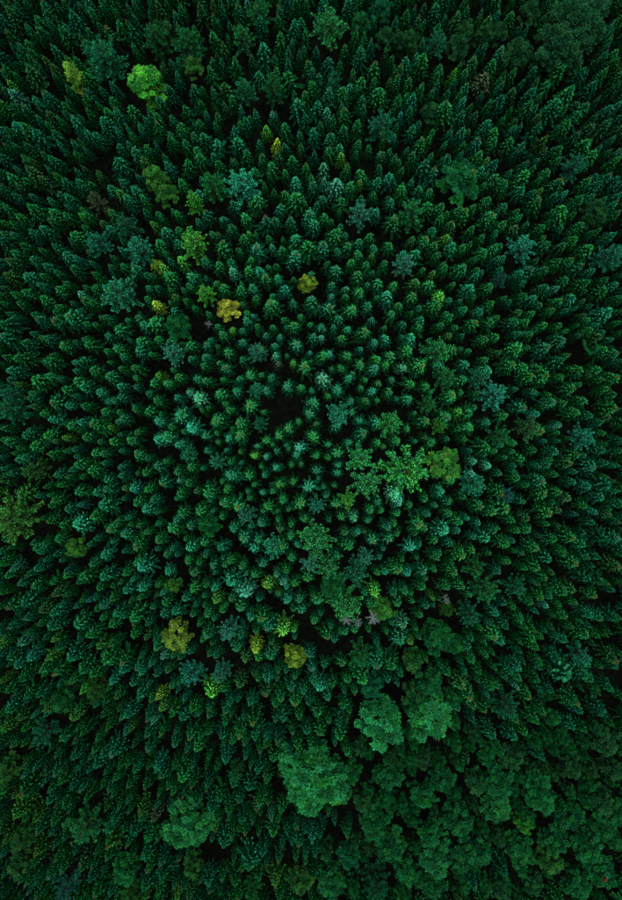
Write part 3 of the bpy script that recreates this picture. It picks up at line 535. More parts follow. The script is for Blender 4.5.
40.3 -3.9 19.2 1.49 s g -;44.6 -5.6 19.4 1.36 s t -;51.0 -15.3 18.0 0.96 s e -;39.1 -8.3 19.8 1.39 s g -;51.8 -20.6 19.9 1.49 s t -;
-57.5 -32.3 20.6 1.93 s g b;-54.5 -31.5 20.8 2.04 s t -;-49.2 -34.3 19.4 1.53 s t -;-45.5 -35.5 20.5 1.92 s t -;-51.3 -32.8 19.8 1.57 s k -;
-49.6 -36.6 19.9 1.80 s t -;-43.2 -32.1 18.3 0.94 s e -;-37.2 -33.5 19.8 1.48 s t -;-35.5 -34.3 19.5 1.27 s t -;-33.4 -34.6 20.1 2.02 s g -;
-31.9 -35.5 19.6 1.23 s t -;-38.1 -36.1 19.1 1.35 s g -;-37.9 -39.6 18.9 1.32 s g o;-29.5 -38.2 19.4 1.26 s t -;-48.0 -40.4 18.9 1.24 s t -;
-45.6 -42.2 20.8 1.86 s t -;-57.7 -42.0 19.3 1.55 s t -;-56.8 -44.0 19.0 1.59 s c -;-55.1 -45.5 19.7 1.64 s g -;-48.7 -45.0 20.4 1.59 s g o;
-43.6 -44.3 20.3 1.97 s g -;-41.7 -46.3 19.4 1.54 s g -;-38.7 -42.8 20.4 2.06 s g -;-36.0 -42.8 19.9 1.85 s g o;-33.4 -44.1 19.4 1.37 s t o;
-36.9 -44.7 19.2 1.54 s t -;-37.9 -46.7 19.9 1.32 s c -;-34.1 -48.0 19.5 1.22 s t -;-37.3 -49.7 19.7 1.29 s g o;-58.3 -48.2 19.0 1.45 s g -;
-51.8 -49.1 19.4 1.50 s t -;-42.3 -49.7 18.3 1.88 B ld -;-44.4 -48.7 18.9 1.10 s l -;-33.4 -49.4 20.5 1.73 s t -;-31.5 -50.5 19.5 1.25 s g o;
-29.5 -49.7 19.7 1.23 s y o;-54.6 -49.5 19.7 1.58 s g -;-58.0 -51.9 20.3 1.58 s t -;-56.2 -54.2 19.4 1.39 s k b;-49.9 -52.3 20.0 1.64 s ld -;
-46.3 -53.8 19.8 1.80 s ld -;-43.6 -57.0 19.2 1.48 s g -;-34.6 -53.3 19.8 1.72 s t -;-31.6 -53.7 20.0 1.32 s t b;-51.7 -57.2 20.8 2.63 P t -;
-58.4 -55.7 20.1 1.61 s ld -;-47.7 -50.9 19.5 2.63 B g -;-29.5 -45.2 19.3 1.23 s t b;-50.7 -53.4 19.7 1.28 s t -;-30.5 -33.2 18.1 0.98 s t -;
-25.4 -38.5 19.5 2.82 B y -;-3.3 -42.7 18.6 2.44 B yo -;-5.6 -37.0 20.2 1.93 s yd -;-10.6 -40.1 19.0 1.56 s y -;-18.4 -31.4 19.2 1.29 s yd o;
-19.5 -33.7 19.9 1.31 s g o;-9.3 -34.1 20.1 1.83 s g o;-16.1 -37.1 20.8 2.07 P w -;-7.6 -35.8 20.4 2.02 s t w;-4.5 -31.6 19.7 1.39 s c -;
-1.8 -33.8 19.4 1.45 s t b;-2.0 -31.5 19.1 1.37 s t b;-14.9 -40.8 20.0 1.38 s t w;-7.8 -41.9 20.1 1.72 s t -;-8.4 -46.3 19.6 1.45 s c -;
-16.6 -45.0 20.4 1.88 P w -;-22.0 -45.4 20.9 2.44 P c -;-19.3 -49.7 19.7 1.96 s l -;-26.0 -52.5 20.6 1.61 s g -;-24.9 -54.7 19.0 1.58 s t -;
-23.9 -57.5 20.5 1.60 s g y;-28.6 -56.8 19.7 1.31 s g y;-20.4 -56.9 19.4 1.21 s g -;-14.4 -56.2 20.1 1.64 s g o;-10.8 -53.6 20.3 1.94 s g y;
-8.1 -49.1 19.9 1.56 s k o;-6.2 -50.1 19.9 1.46 s g o;-2.7 -51.4 20.3 1.65 s g o;-11.3 -50.4 19.6 1.33 s t -;-15.7 -50.3 20.0 1.24 s t -;
-0.1 -41.6 19.8 1.35 s t w;0.2 -44.2 20.0 1.59 s t w;-10.0 -43.0 19.9 1.36 s g y;-19.9 -38.1 19.1 1.62 s t w;-13.0 -38.1 19.8 1.51 s t -;
-18.0 -57.3 19.2 1.39 s t -;-17.0 -55.0 19.4 1.27 s g -;-10.6 -57.7 19.4 1.59 s t -;-1.0 -48.7 19.6 1.30 s t -;0.2 -50.5 19.6 1.38 s t -;
-1.3 -56.5 19.2 1.39 s t -;-8.1 -57.2 19.9 1.21 s t -;-13.5 -47.4 19.2 1.47 s k -;-22.3 -51.9 19.6 1.41 s g -;-6.2 -58.4 20.0 1.41 s t o;
-28.4 -34.6 19.3 1.52 s t -;-3.8 -37.7 18.7 0.94 s l -;6.7 -35.3 18.5 1.32 D d -;9.5 -35.5 18.5 1.13 D d -;12.1 -35.5 18.5 1.50 D d -;
13.7 -34.0 17.7 2.26 B yd -;6.1 -32.1 21.7 3.38 P G -;17.7 -35.1 20.3 1.58 s w b;11.3 -31.8 19.5 1.31 s g -;0.8 -36.4 19.2 1.21 s g b;
2.5 -38.6 19.8 1.61 s g b;9.3 -41.6 20.7 2.63 P g -;11.8 -44.0 19.7 1.81 s t b;2.7 -44.2 19.1 1.24 s t -;17.1 -39.5 20.1 2.10 s t -;
24.6 -38.9 18.3 3.01 B g -;19.5 -43.8 17.6 2.26 B ld -;26.9 -34.0 17.2 1.32 B ld -;15.3 -43.8 20.6 2.11 s g -;9.5 -46.1 20.7 2.06 s g -;
23.1 -47.2 18.7 2.63 B g -;28.2 -51.5 17.6 1.88 B g -;1.8 -48.8 20.0 1.65 s c -;0.8 -53.5 19.9 1.59 s g -;5.7 -54.9 19.5 1.50 s t -;
13.2 -55.9 18.8 4.51 B G -;23.6 -54.7 19.1 4.51 B G -;28.9 -47.6 20.7 2.03 s k -;21.6 -52.8 18.2 1.88 B g -;11.7 -48.7 18.4 2.26 B t -;
0.3 -47.0 19.6 1.58 s t -;28.1 -40.4 18.0 2.26 B g -;20.2 -50.3 18.2 2.26 B k -;26.3 -45.8 18.9 1.31 s g -;30.5 -34.2 20.6 2.26 P t -;
35.1 -34.2 19.0 1.39 s c -;42.1 -31.9 19.2 1.23 s g y;47.9 -34.4 20.0 1.35 s g O;37.3 -35.7 19.9 1.40 s t -;35.5 -38.0 20.4 1.97 s g o;
42.8 -36.3 19.4 1.33 s g o;42.7 -38.7 19.7 1.33 s g -;42.7 -40.3 19.8 1.56 s g -;36.6 -39.6 19.9 1.72 s t -;37.7 -43.6 20.4 1.56 s t -;
46.7 -41.8 18.9 1.29 s t -;52.4 -38.1 20.0 1.72 s g b;52.5 -42.1 20.6 2.26 P c -;49.0 -45.7 21.9 2.81 s t -;52.2 -46.2 20.6 1.71 s t -;
57.9 -42.2 20.8 1.67 s k o;58.0 -33.6 20.4 1.62 s t -;53.4 -33.3 19.8 1.49 s t -;55.3 -34.7 19.9 1.40 s t b;49.8 -50.8 20.5 1.90 s g b;
41.8 -49.9 19.9 1.60 s g o;43.3 -46.1 19.6 1.39 s g -;44.7 -52.9 19.8 1.23 s g o;42.2 -54.6 20.3 1.75 s g -;39.1 -54.8 19.9 1.42 s g b;
37.4 -52.3 20.9 2.82 P t -;30.9 -49.7 20.4 1.86 s g o;30.7 -52.1 19.3 1.47 s k -;34.4 -57.1 20.3 1.71 s t -;51.6 -52.4 19.7 1.45 s t -;
52.7 -56.4 19.4 1.25 s g -;55.9 -52.3 19.9 1.86 s t -;57.8 -54.7 20.0 1.24 s g -;31.6 -54.9 19.5 1.20 s t -;58.3 -48.7 18.9 1.32 s t -;
58.9 -44.2 19.1 1.31 s t -;58.0 -59.3 18.3 2.82 B k -;50.4 -56.1 19.0 1.58 s t -;40.9 -56.3 19.7 1.34 s g -;38.4 -58.6 18.9 1.46 s t -;
45.9 -48.1 19.2 1.29 s t -;54.5 -30.9 19.4 1.57 s g o;30.4 -40.7 19.5 1.30 s t -;41.0 -34.9 19.1 1.40 s g -;-59.3 -64.6 19.1 2.63 B ld -;
-55.0 -68.0 20.3 1.95 s g o;-49.5 -64.8 19.8 1.42 s t w;-47.9 -65.9 19.6 1.60 s g -;-45.4 -61.1 20.3 1.58 s t -;-40.6 -61.4 19.3 1.47 s t -;
-37.5 -61.0 20.1 1.93 s t w;-46.0 -66.4 19.6 1.46 s t -;-29.5 -62.7 20.0 1.48 s c -;-56.6 -71.8 20.6 1.95 s ld -;-53.3 -73.1 19.2 1.49 s ld -;
-43.1 -75.4 21.5 3.76 P G -;-32.7 -71.2 19.8 1.90 s ld -;-30.4 -73.8 19.2 1.51 s n b;-56.1 -78.3 18.6 2.07 B ld -;-58.7 -77.7 19.8 1.42 s ld -;
-52.7 -79.3 19.5 1.52 s ld o;-57.1 -83.4 19.3 2.26 B ld -;-52.9 -82.7 19.6 1.38 s g -;-38.8 -79.0 20.1 2.10 s ld o;-44.4 -82.9 20.0 1.50 s k -;
-36.8 -85.0 18.4 2.63 B g -;-39.6 -75.3 19.7 1.52 s t -;-37.6 -74.2 19.8 1.42 s t -;-34.4 -76.6 19.1 1.56 s t -;-47.9 -87.4 20.9 2.26 P e -;
-31.6 -87.1 20.5 1.90 s t -;-31.5 -80.6 19.9 1.60 s t -;-37.9 -88.1 19.0 1.55 s g -;-47.6 -70.1 20.0 1.37 s g -;-35.1 -88.5 19.1 1.88 B ld -;
-24.7 -65.7 20.1 1.97 s g -;-22.4 -66.4 19.5 1.52 s g o;-16.9 -61.9 19.7 1.48 s t -;-15.0 -66.8 19.8 1.56 s t -;-12.1 -67.7 19.5 1.61 s t -;
-14.0 -63.7 20.6 1.50 P g -;-24.5 -75.8 20.4 4.89 B G -;0.2 -66.7 21.3 6.77 B G -;-17.8 -69.2 20.9 1.58 s g -;-18.8 -71.5 20.3 1.73 s t -;
-19.3 -75.6 19.1 1.21 s ld b;-16.9 -78.5 20.0 2.07 s t -;-14.0 -73.7 19.9 1.32 s t -;-10.8 -70.8 19.7 1.30 s n -;-8.6 -70.1 20.0 1.43 s g -;
-12.4 -81.0 21.6 2.65 s t -;-9.2 -80.2 19.3 1.30 s t -;-5.2 -76.9 19.0 1.19 s t -;-23.8 -84.6 18.1 1.88 B ld -;-28.6 -84.6 20.6 1.73 s t -;
-2.3 -86.9 19.3 2.26 B ld -;-6.7 -85.5 20.0 1.75 s ld -;-11.1 -87.5 20.6 1.88 P g -;-16.5 -71.4 19.5 1.46 s g -;-19.4 -66.9 19.5 1.24 s t -;
-10.1 -64.2 19.1 1.31 s t -;-7.9 -76.9 19.0 1.53 s g -;-10.6 -84.1 19.8 1.38 s g -;-0.3 -77.6 19.9 1.42 s c -;-29.2 -87.4 20.0 1.33 s g -;
14.8 -66.7 17.9 2.82 B g -;21.1 -69.8 18.7 2.44 B g -;26.2 -67.1 18.0 2.26 B g -;7.8 -65.8 17.3 1.88 B g -;12.3 -75.7 18.3 3.01 B g -;
15.7 -79.6 19.2 3.20 B g -;24.2 -82.8 19.0 3.38 B G -;28.1 -74.8 18.8 3.01 B g -;18.7 -84.9 18.6 2.44 B g -;7.8 -83.0 17.5 2.26 B t -;
4.3 -88.2 18.3 3.01 B g -;1.8 -76.1 20.0 1.39 s t -;9.7 -71.3 18.4 1.88 B k -;23.3 -77.3 17.9 2.63 B g -;29.1 -81.7 19.1 3.01 B g -;
13.0 -85.8 21.2 3.01 P t -;22.2 -63.7 17.7 1.88 B k -;2.8 -82.5 17.3 1.69 B k -;24.8 -87.7 18.1 2.26 B g -;36.6 -67.9 18.6 3.01 B g -;
36.7 -72.5 18.4 2.82 B G -;45.2 -70.6 18.4 3.20 B g -;50.4 -64.8 18.7 2.26 B k -;50.7 -73.5 18.3 2.63 B g -;57.2 -72.1 18.1 2.63 B k -;
41.7 -75.5 18.1 1.50 B l -;41.3 -80.7 18.1 2.82 B g -;48.2 -78.1 18.3 2.63 B g -;33.4 -80.9 17.9 2.63 B g -;54.3 -80.7 18.2 3.01 B g -;
56.9 -76.7 18.8 2.44 B g -;47.2 -83.5 18.4 2.44 B ld -;37.4 -83.1 20.5 1.84 s t -;57.1 -85.5 18.7 2.82 B g r;52.7 -87.6 18.5 2.82 B g -;
43.8 -87.3 18.0 2.26 B k -;32.3 -68.2 17.7 2.26 B k -;30.3 -62.7 19.0 1.21 s k -;59.2 -73.6 18.2 2.63 B g -;44.1 -61.0 20.5 1.56 s t -;
31.4 -87.0 19.2 1.34 s t -;58.7 -65.1 17.9 2.26 B k -;39.2 -63.5 18.1 2.26 B k -;29.8 -75.8 17.6 1.88 B k -;
"""
CLEARINGS = [(-4.8,6.5,2.9),(-30.9,-0.6,1.7),(-39.5,52.5,2.3),(-36.9,-48.9,2.1),(-20.5,-48.9,1.5),(-41.8,-55.2,1.7),(6.6,-73.4,2.0),(4.3,-79.3,1.7),
             (-18.7,-82.3,2.7),(30.2,54.4,1.1),(16.3,-50.9,1.3),(38.0,-39.2,1.5),(-0.2,-37.2,1.5),(47.9,-18.8,0.9),(3.7,-42.1,1.7)]
trees = []
for row in SURVEY.replace('\n', '').split(';'):
    if row.strip():
        x, y, h, r, k, c, t = row.split()
        trees.append(dict(x=float(x), y=float(y), h=float(h), r=float(r), k=k, c=c, t=t, s=True))

rng = random.Random(11)
CELL = 4.0
grid = {}
def put(t):
    grid.setdefault((int(t['x']//CELL), int(t['y']//CELL)), []).append(t)
for t in trees:
    put(t)
def free(x, y, r, fac):
    cx, cy = int(x//CELL), int(y//CELL)
    for i in range(cx-2, cx+3):
        for j in range(cy-2, cy+3):
            for t in grid.get((i, j), ()):
                q = fac if t['k'] == 's' else fac*1.12
                if (t['x']-x)**2 + (t['y']-y)**2 < (q*(t['r']+r))**2:
                    return False
    for a, b, q in CLEARINGS:
        if (a-x)**2 + (b-y)**2 < (q+r*.7)**2:
            return False
    return True
HX, HY = 88.0, 118.0
def fill(n, r0, r1, h0, h1, fac):
    for _ in range(n):
        x, y = rng.uniform(-HX, HX), rng.uniform(-HY, HY)
        r = rng.uniform(r0, r1)
        leafy = y < -62 + .25*x and x > 8 and h1 > 16
        if leafy:
            r *= 1.25
        if not free(x, y, r, fac):
            continue
        c = rng.choices(['g', 't', 'k', 'c', 'w', 'ld', 'yd'], [50, 34, 6, 4, 2, 3, 1])[0]
        tip = rng.choices(['-', 'b', 'o', 'y', 'w'], [46, 18, 9, 7, 20])[0]
        inside = abs(x) < 66 and abs(y) < 92
        t = dict(x=x, y=y, h=rng.uniform(h0, h1), r=r, k='B' if leafy and inside else 's', c=c if not leafy else rng.choice('gggkG'), t='-' if leafy else tip, s=False)
        trees.append(t); put(t)
fill(60000, .8, 1.65, 16.6, 20.4, .86)
fill(14000, .9, 1.2, 14.0, 16.5, .80)

fill(20000, 1.0, 1.3, 4.5, 8.5, .85)

# where each treetop shows in a 622 x 900 frame (used for labels and for choosing the largest ones)
def frame(t):
    z = t['h']
    c, s = math.cos(CAM_TILT), math.sin(CAM_TILT)
    dx, dy, dz = t['x'], t['y'], z - CAM_Z
    yy = dy*c + dz*s; zz = -dy*s + dz*c
    return 311 + 700*dx/-zz, 450 - 700*yy/-zz
for t in trees:
    t['u'], t['v'] = frame(t)
    t['in'] = -6 < t['u'] < 628 and -6 < t['v'] < 906

singles = [t for t in trees if t['k'] == 's' and t['in'] and t['s'] and 2 < t['u'] < 620 and 2 < t['v'] < 898]
singles.sort(key=lambda t: -t['r'])
for t in singles[:300]:
    t['own'] = True
for t in trees:
    if t['k'] != 's':
        t['own'] = t['in'] or t['s']

# ------------------------------------------------------------------ labels
LAND = [(141, 78, 'B', 'the lime leafy tree', 'bright lime green round leafy tree beside the feathery teal pine at upper left'),
 (65, 62, 'Y', 'the slender yellow tree', 'slender yellow tree leaning outward, near the upper left corner'),
 (105, 52, 'P', 'the broad feathery pine', 'broad feathery teal pine between the slender yellow and the lime leafy tree'),
 (224, 306, 'B', 'the orange-gold tree', 'orange-gold round leafy tree left of the middle of the forest'),
 (309, 283, 'B', 'the lemon round tree', 'small lemon yellow round tree among green spruces above the dark clearing'),
 (178, 638, 'B', 'the large yellow tree', 'large bright yellow leafy tree at lower left among dark spruces'),
 (294, 659, 'B', 'the olive-yellow tree', 'clumpy olive-yellow round tree in the lower middle of the forest'),
 (71, 549, 'B', 'the dull yellow tree', 'dull yellow-green leafy tree near the left edge, below middle height'),
 (153, 263, 'B', 'the little yellow tree', 'little yellow leafy tree just below the bright round teal pine'),
 (409, 469, 'P', 'the brightest green pine', 'brightest and broadest light green pine, right of the middle'),
 (449, 461, 'B', 'the yellow-green leafy tree', 'yellow-green leafy tree touching the brightest green pine on its right'),
 (382, 613, 'B', 'the olive dome tree', 'olive-yellow dome of leaves just above the pale dead trees'),
 (346, 622, 'D', 'the first dead tree', 'pale bare dead tree, leftmost of the three together below middle'),
 (361, 623, 'D', 'the thin dead tree', 'pale bare dead tree, middle one of the three together'),
 (374, 623, 'D', 'the widest dead tree', 'pale bare dead tree with widest branches, rightmost of the three together'),
 (449, 598, 'D', 'the lone dead tree', 'pale bare dead tree standing alone right of the three dead ones'),
 (206, 321, 'D', 'the small grey snag', 'small grey bare snag just below left of the orange-gold tree'),
 (114, 289, 'P', 'the brightest cyan pine', 'brightest cyan pine, the largest bluish crown in the left half'),
 (139, 243, 'P', 'the round cyan pine', 'round bright cyan pine above the little yellow tree'),
 (91, 239, 'P', 'the dim cyan pine', 'dim cyan pine level with the round cyan pine and nearer the left edge'),
 (488, 339, 's', 'the bright orange top', 'green spruce with bright orange top, most vivid one right of the middle'),
 (312, 786, 'B', 'the largest leafy tree', 'largest leafy tree of all, broad green crown near the bottom middle'),
 (183, 832, 'B', 'the lush leafy tree', 'lush mid green leafy tree standing alone among dark spruces at lower left'),
 (379, 726, 'B', 'the twin green tree', 'bright green leafy tree, left one of two big ones above the broadleaf stand'),
 (433, 721, 'B', 'the second twin tree', 'bright green leafy tree, right one of two big ones above the broadleaf stand'),
 (593, 350, 'C', 'the curled tree', 'lime green tree curled like a crescent near the right edge'),
 (329, 19, 'P', 'the upright top pine', 'upright mid green pine at the top edge, near its middle'),
 (585, 15, 'B', 'the corner broadleaf', 'very large dark green leafy tree touching the top edge near the upper right corner'),
 (565, 41, 'B', 'the dark wide broadleaf', 'very large dark green leafy tree just below the corner broadleaf at upper right'),
 (273, 549, 'P', 'the teal star pine', 'pale teal star-shaped pine a little below left of the middle'),
 (195, 677, 'P', 'the teal frond pine', 'pale teal pine with spread fronds below the large yellow tree'),
 (8, 522, 'P', 'the lime edge pine', 'large dull lime feathery pine cut by the left edge'),
 (30, 471, 'P', 'the lime frond pine', 'dull lime pine with spread fronds just above the lime edge pine'),
 (606, 879, 'B', 'the red-specked broadleaf', 'green leafy tree with a red speck near the lower right corner'),
 (258, 354, 'P', 'the white star pine', 'silvery white star-shaped pine above the dark clearing'),
 (173, 354, 'P', 'the silvery pine', 'silvery green pine with star-like boughs left of the white star pine'),
 (361, 208, 'P', 'the upper silvery pine', 'silvery green pine with yellowish centre in the upper middle'),
 (404, 262, 'P', 'the grey-green pine', 'grey-green silvery pine lower right of the upper silvery pine'),
 (578, 165, 'P', 'the round teal pine', 'round pale teal pine near the right edge in the upper part'),
 (529, 246, 'P', 'the lumpy teal pine', 'lumpy pale teal pine left below the round teal pine'),
 (347, 109, 's', 'the red-topped spruce', 'green spruce with rust red top in the upper middle'),
 (240, 178, 'P', 'the pale upper pine', 'large pale teal pine in the upper left middle, brighter than its neighbours'),
 (192, 236, 'P', 'the light lime pine', 'light lime green pine above the orange-gold tree'),
 (526, 827, 'B', 'the small lime broadleaf', 'small bright lime leafy crown between the dark broadleaf trees at lower right'),
 (574, 682, 's', 'the big tiered spruce', 'big blue-green spruce with clear tiers of boughs near the right edge, low down'),
 (84, 835, 'P', 'the tall tiered pine', 'tall bushy mid green pine leaning down the lower left corner area'),
 (245, 868, 's', 'the big bottom spruce', 'big blue-green spruce near the bottom edge left of middle'),
 (498, 395, 'P', 'the teal branching pine', 'pale teal pine with branching star shape right of the middle'),
 (436, 866, 'B', 'the bright bottom broadleaf', 'brighter green leafy tree close to the bottom edge right of middle'),
 (39, 739, 'P', 'the blue-green low pine', 'blue-green broad pine near the left edge in the lower part'),
 (378, 121, 'P', 'the cloudy teal pine', 'cloudy pale teal pine right of the red-topped spruce'),
 (485, 75, 's', 'the brownish spruce', 'brownish spruce tinged grey at the top right among leafy trees'),
 (591, 436, 'P', 'the right teal pine', 'pale teal pine near the right edge at middle height'),
 (590, 256, 'P', 'the far right pine', 'pale teal pine by the right edge, below the round teal pine'),
 (89, 196, 'P', 'the brown dying pine', 'brown dying pine with thin crown at left, above the dim cyan pine'),
 (178, 323, 'B', 'the round green tree', 'round mid green leafy tree left below the orange-gold tree'),
 (5, 408, 'P', 'the left edge pine', 'dull blue-green pine cut by the left edge at middle height')]
HOURS = ['twelve', 'one', 'two', 'three', 'four', 'five', 'six', 'seven', 'eight', 'nine', 'ten', 'eleven']
ORD = ['first', 'second', 'third', 'fourth', 'fifth', 'sixth', 'seventh', 'eighth', 'ninth', 'tenth', 'eleventh', 'twelfth', 'thirteenth', 'fourteenth', 'fifteenth', 'sixteenth']
CNAME = {'ll': 'bright lime', 'g': 'mid green', 't': 'blue-green', 'c': 'pale teal', 'w': 'silvery green', 'k': 'dark olive', 'l': 'lime green', 'ld': 'dull lime', 'y': 'yellow', 'yd': 'dull yellow',
         'yo': 'olive-yellow', 'o': 'orange', 'e': 'bluish', 'n': 'brownish', 'G': 'fresh green', 'L': 'bright green', 'd': 'grey'}
TNAME = {'-': '', 'b': 'brown-topped ', 'o': 'orange-topped ', 'y': 'yellow-topped ', 'w': 'pale-topped ', 'O': 'orange-topped ', 'r': 'red-topped '}
KNAME = {'s': 'spruce', 'P': 'pine', 'B': 'leafy tree', 'D': 'dead tree', 'Y': 'leafy tree', 'C': 'bent tree'}
seen = [t for t in trees if t['in'] and not (t['k'] == 's' and t['h'] < 17)]
marks = []
for u, v, k, short, full in LAND:
    best = min((t for t in trees if t['k'] == k and t.get('own') and 'label' not in t), key=lambda t: (t['u']-u)**2 + (t['v']-v)**2)
    best['label'] = full
    marks.append((best, short))
sectors = []
for m, short in marks:
    sec = {}
    for t in seen:
        if t is m:
            continue
        du, dv = t['u']-m['u'], t['v']-m['v']
        hr = round(math.degrees(math.atan2(du, -dv))/30) % 12
        sec.setdefault(hr, []).append((math.hypot(du, dv), id(t)))
    rank = {}
    for hr, lst in sec.items():
        for i, (d, q) in enumerate(sorted(lst)):
            rank[q] = (i, hr)
    sectors.append(rank)
for t in trees:
    if t.get('own') and 'label' not in t:
        cand = []
        for (m, short), rank in zip(marks, sectors):
            if id(t) in rank and rank[id(t)][0] < len(ORD):
                cand.append((rank[id(t)][0], math.hypot(t['u']-m['u'], t['v']-m['v']), rank[id(t)][1], short))
        if cand:
            i, d, hr, short = min(cand)
            t['label'] = f"{CNAME[t['c']]} {TNAME[t['t']]}{KNAME[t['k']]}, {ORD[i]} tree out at {HOURS[hr]} o'clock from {short}"
        else:
            t['label'] = f"{CNAME[t['c']]} {TNAME[t['t']]}{KNAME[t['k']]} at the very edge of the frame"

# ------------------------------------------------------------------ building single trees
def new(name, mesh, parent, loc=(0, 0, 0)):
    o = bpy.data.objects.new(name, mesh); C.objects.link(o)
    o.parent = parent; o.location = loc
    return o
NAMES = {'s': ('spruce_tree', 'spruce', 'spruces in the dense stand'), 'P': ('pine_tree', 'pine', 'feathery pines among the spruces'),
         'B': ('leafy_tree', 'broadleaf tree', 'leafy trees among the conifers'), 'D': ('dead_tree', 'dead tree', 'bare dead trees'),
         'Y': ('leafy_tree', 'broadleaf tree', 'leafy trees among the conifers'), 'C': ('bent_tree', 'bent tree', None)}

def jitter(c, a=.28):
    f = 1 + rng.uniform(-a, a)
    return (c[0]*f*rng.uniform(.85, 1.2), c[1]*f, c[2]*f*rng.uniform(.85, 1.18))

def dead_branch(seed):
    g = random.Random(seed); mb = MB()
    p = [Vector((0, 0, 0))]; d = Vector((1, 0, .25))
    for i in range(4):
        d = (d + Vector((0, g.gauss(0, .22), g.gauss(0, .12)))).normalized()
        p.append(p[-1] + d*.42)
    mb.tube(p, [.06, .05, .04, .028, .014], 5)
    for i in (1, 2, 3):
        for sg in (-1, 1):
            a = d.copy(); a = (a + Vector((0, sg*g.uniform(.5, 1.0), g.gauss(.05, .15)))).normalized()
            q = p[i] + a*g.uniform(.35, .65)
            mb.tube([p[i], p[i].lerp(q, .5), q], [.032, .024, .01], 4)
    return mb.mesh('bare_branch', [DEADWOOD])
DEADB = [dead_branch(i) for i in range(4)]
_mb = MB(); _mb.tube([(0, 0, -.4), (0, 0, 0), (.05, 0, 6), (-.04, .05, 12), (.03, 0, 17), (0, 0, 20)], [.22, .2, .16, .12, .07, .03], 7)
DEADT = _mb.mesh('bare_trunk', [DEADWOOD])

def curled_crown():
    g = np.random.default_rng(77); mb = MB(); tb = MB()
    tb.tube([(0, 0, -.4), (0, 0, 0), (.1, 0, 8), (0, .1, 15), (-.2, 0, 17.5)], [.24, .2, .16, .12, .09], 7)
    B, D, L, W, Ro = [], [], [], [], []
    for a0, a1, rr in ((115, 250, 1.5), (170, 290, 1.25)):
        pts = []
        for i in range(26):
            a = R(a0 + (a1-a0)*i/25) if rr == 1.5 else R(250 + 95*i/25)
            ctr = np.array([.6, .3, 0])
            p = ctr + np.array([math.cos(a)*1.65, math.sin(a)*1.65, 0]); p[2] = 18.3 + 1.4*math.sin(math.pi*i/25)
            if rr == 1.5:
                p[2] += .5
            pts.append(p)
            tg = np.array([-math.sin(a), math.cos(a), 0])
            for _ in range(16):
                v = tg*g.choice([-1, 1])*.5 + g.normal(0, .6, 3); v[2] = abs(v[2])*.4
                B.append(p + g.normal(0, .07, 3)); D.append(v); L.append(g.uniform(.25, .45)); W.append(g.uniform(.08, .13)); Ro.append(g.normal(0, .4))
        tb.tube([(-.2, 0, 17.5)] + [tuple(p) for p in pts[::5]], [.08]+[.05]*len(pts[::5]), 5)
    mb.quads(sprays(np.array(B), np.array(D), np.array(L), np.array(W), np.array(Ro)))
    return mb.mesh('curled_needles', [NEEDLE]), tb.mesh('curled_trunk', [BARK])

def build(t):
    name, cat, group = NAMES[t['k']]
    e = bpy.data.objects.new(name, None); C.objects.link(e)
    e.empty_display_size = .5
    e['label'] = t['label']; e['category'] = cat
    if group:
        e['group'] = group
    e.location = (t['x'], t['y'], 0)
    k = t['k']
    tilt = .022
    e.rotation_euler = (rng.gauss(0, tilt), rng.gauss(0, tilt), rng.uniform(0, 6.283) if k not in 'C' else R(25))
    tint = jitter(TINT[t['c']] if (t['k'], t['c']) != ('P', 'w') else (.018, .150, .078))
    if k == 'D':
        sc = t['r']/1.9
        e.scale = (sc, sc, t['h']/20)
        new('trunk', DEADT, e)
        for i in range(18):
            b = new('branch', DEADB[i % 4], e, (0, 0, 19.6 - i*.24))
            b.rotation_euler = (0, rng.uniform(-.35, .15), i*2.4 + rng.gauss(0, .2))
            s = min(1.15, .45 + .07*i)*rng.uniform(.85, 1.15); b.scale = (s, s, s)
        return
    if k == 's':
        cr, tr = SPRUCE[t.setdefault('var', rng.randrange(len(SPRUCE)))]; s = t['r']/2.0; hz = t['h']/UH
    elif k == 'P':
        cr, tr = rng.choice(PINE); s = t['r']/3.5; hz = t['h']/UH
    elif k == 'C':
        cr, tr = curled_crown(); s = t['r']/1.75; hz = t['h']/UH
    elif k == 'Y':
        cr, tr = SLIM; s = 1.0; hz = t['h']/19.0
    else:
        if t['r'] > 4.6:
            cr, tr = BIGBROAD; s = t['r']/5.2
        else:
            cr, tr = rng.choice(BROAD); s = t['r']/3.6
        hz = t['h']/19.0
    e.scale = (s, s, hz)
    new('trunk', tr, e)
    c = new('crown', cr, e); c['tint'] = tint
    if k == 's' and t['t'] in CONE:
        q = new('cone_cluster' if t['t'] not in 'wr' else 'shoot_cluster', CONES[t['t']][rng.randrange(2)], c)
        f = .8/s if s > 1 else 1.0
        q.scale = (f*1.2, f*1.2, 1); q['kind'] = 'stuff'
    if k == 'B' and t['t'] == 'r':
        q = new('red_leaf_cluster', CONES['r'][0], c, (.4, -.3, -1.6)); q.scale = (2.2, 2.2, 1); q['kind'] = 'stuff'
for t in trees:
    if t.get('own'):
        build(t)

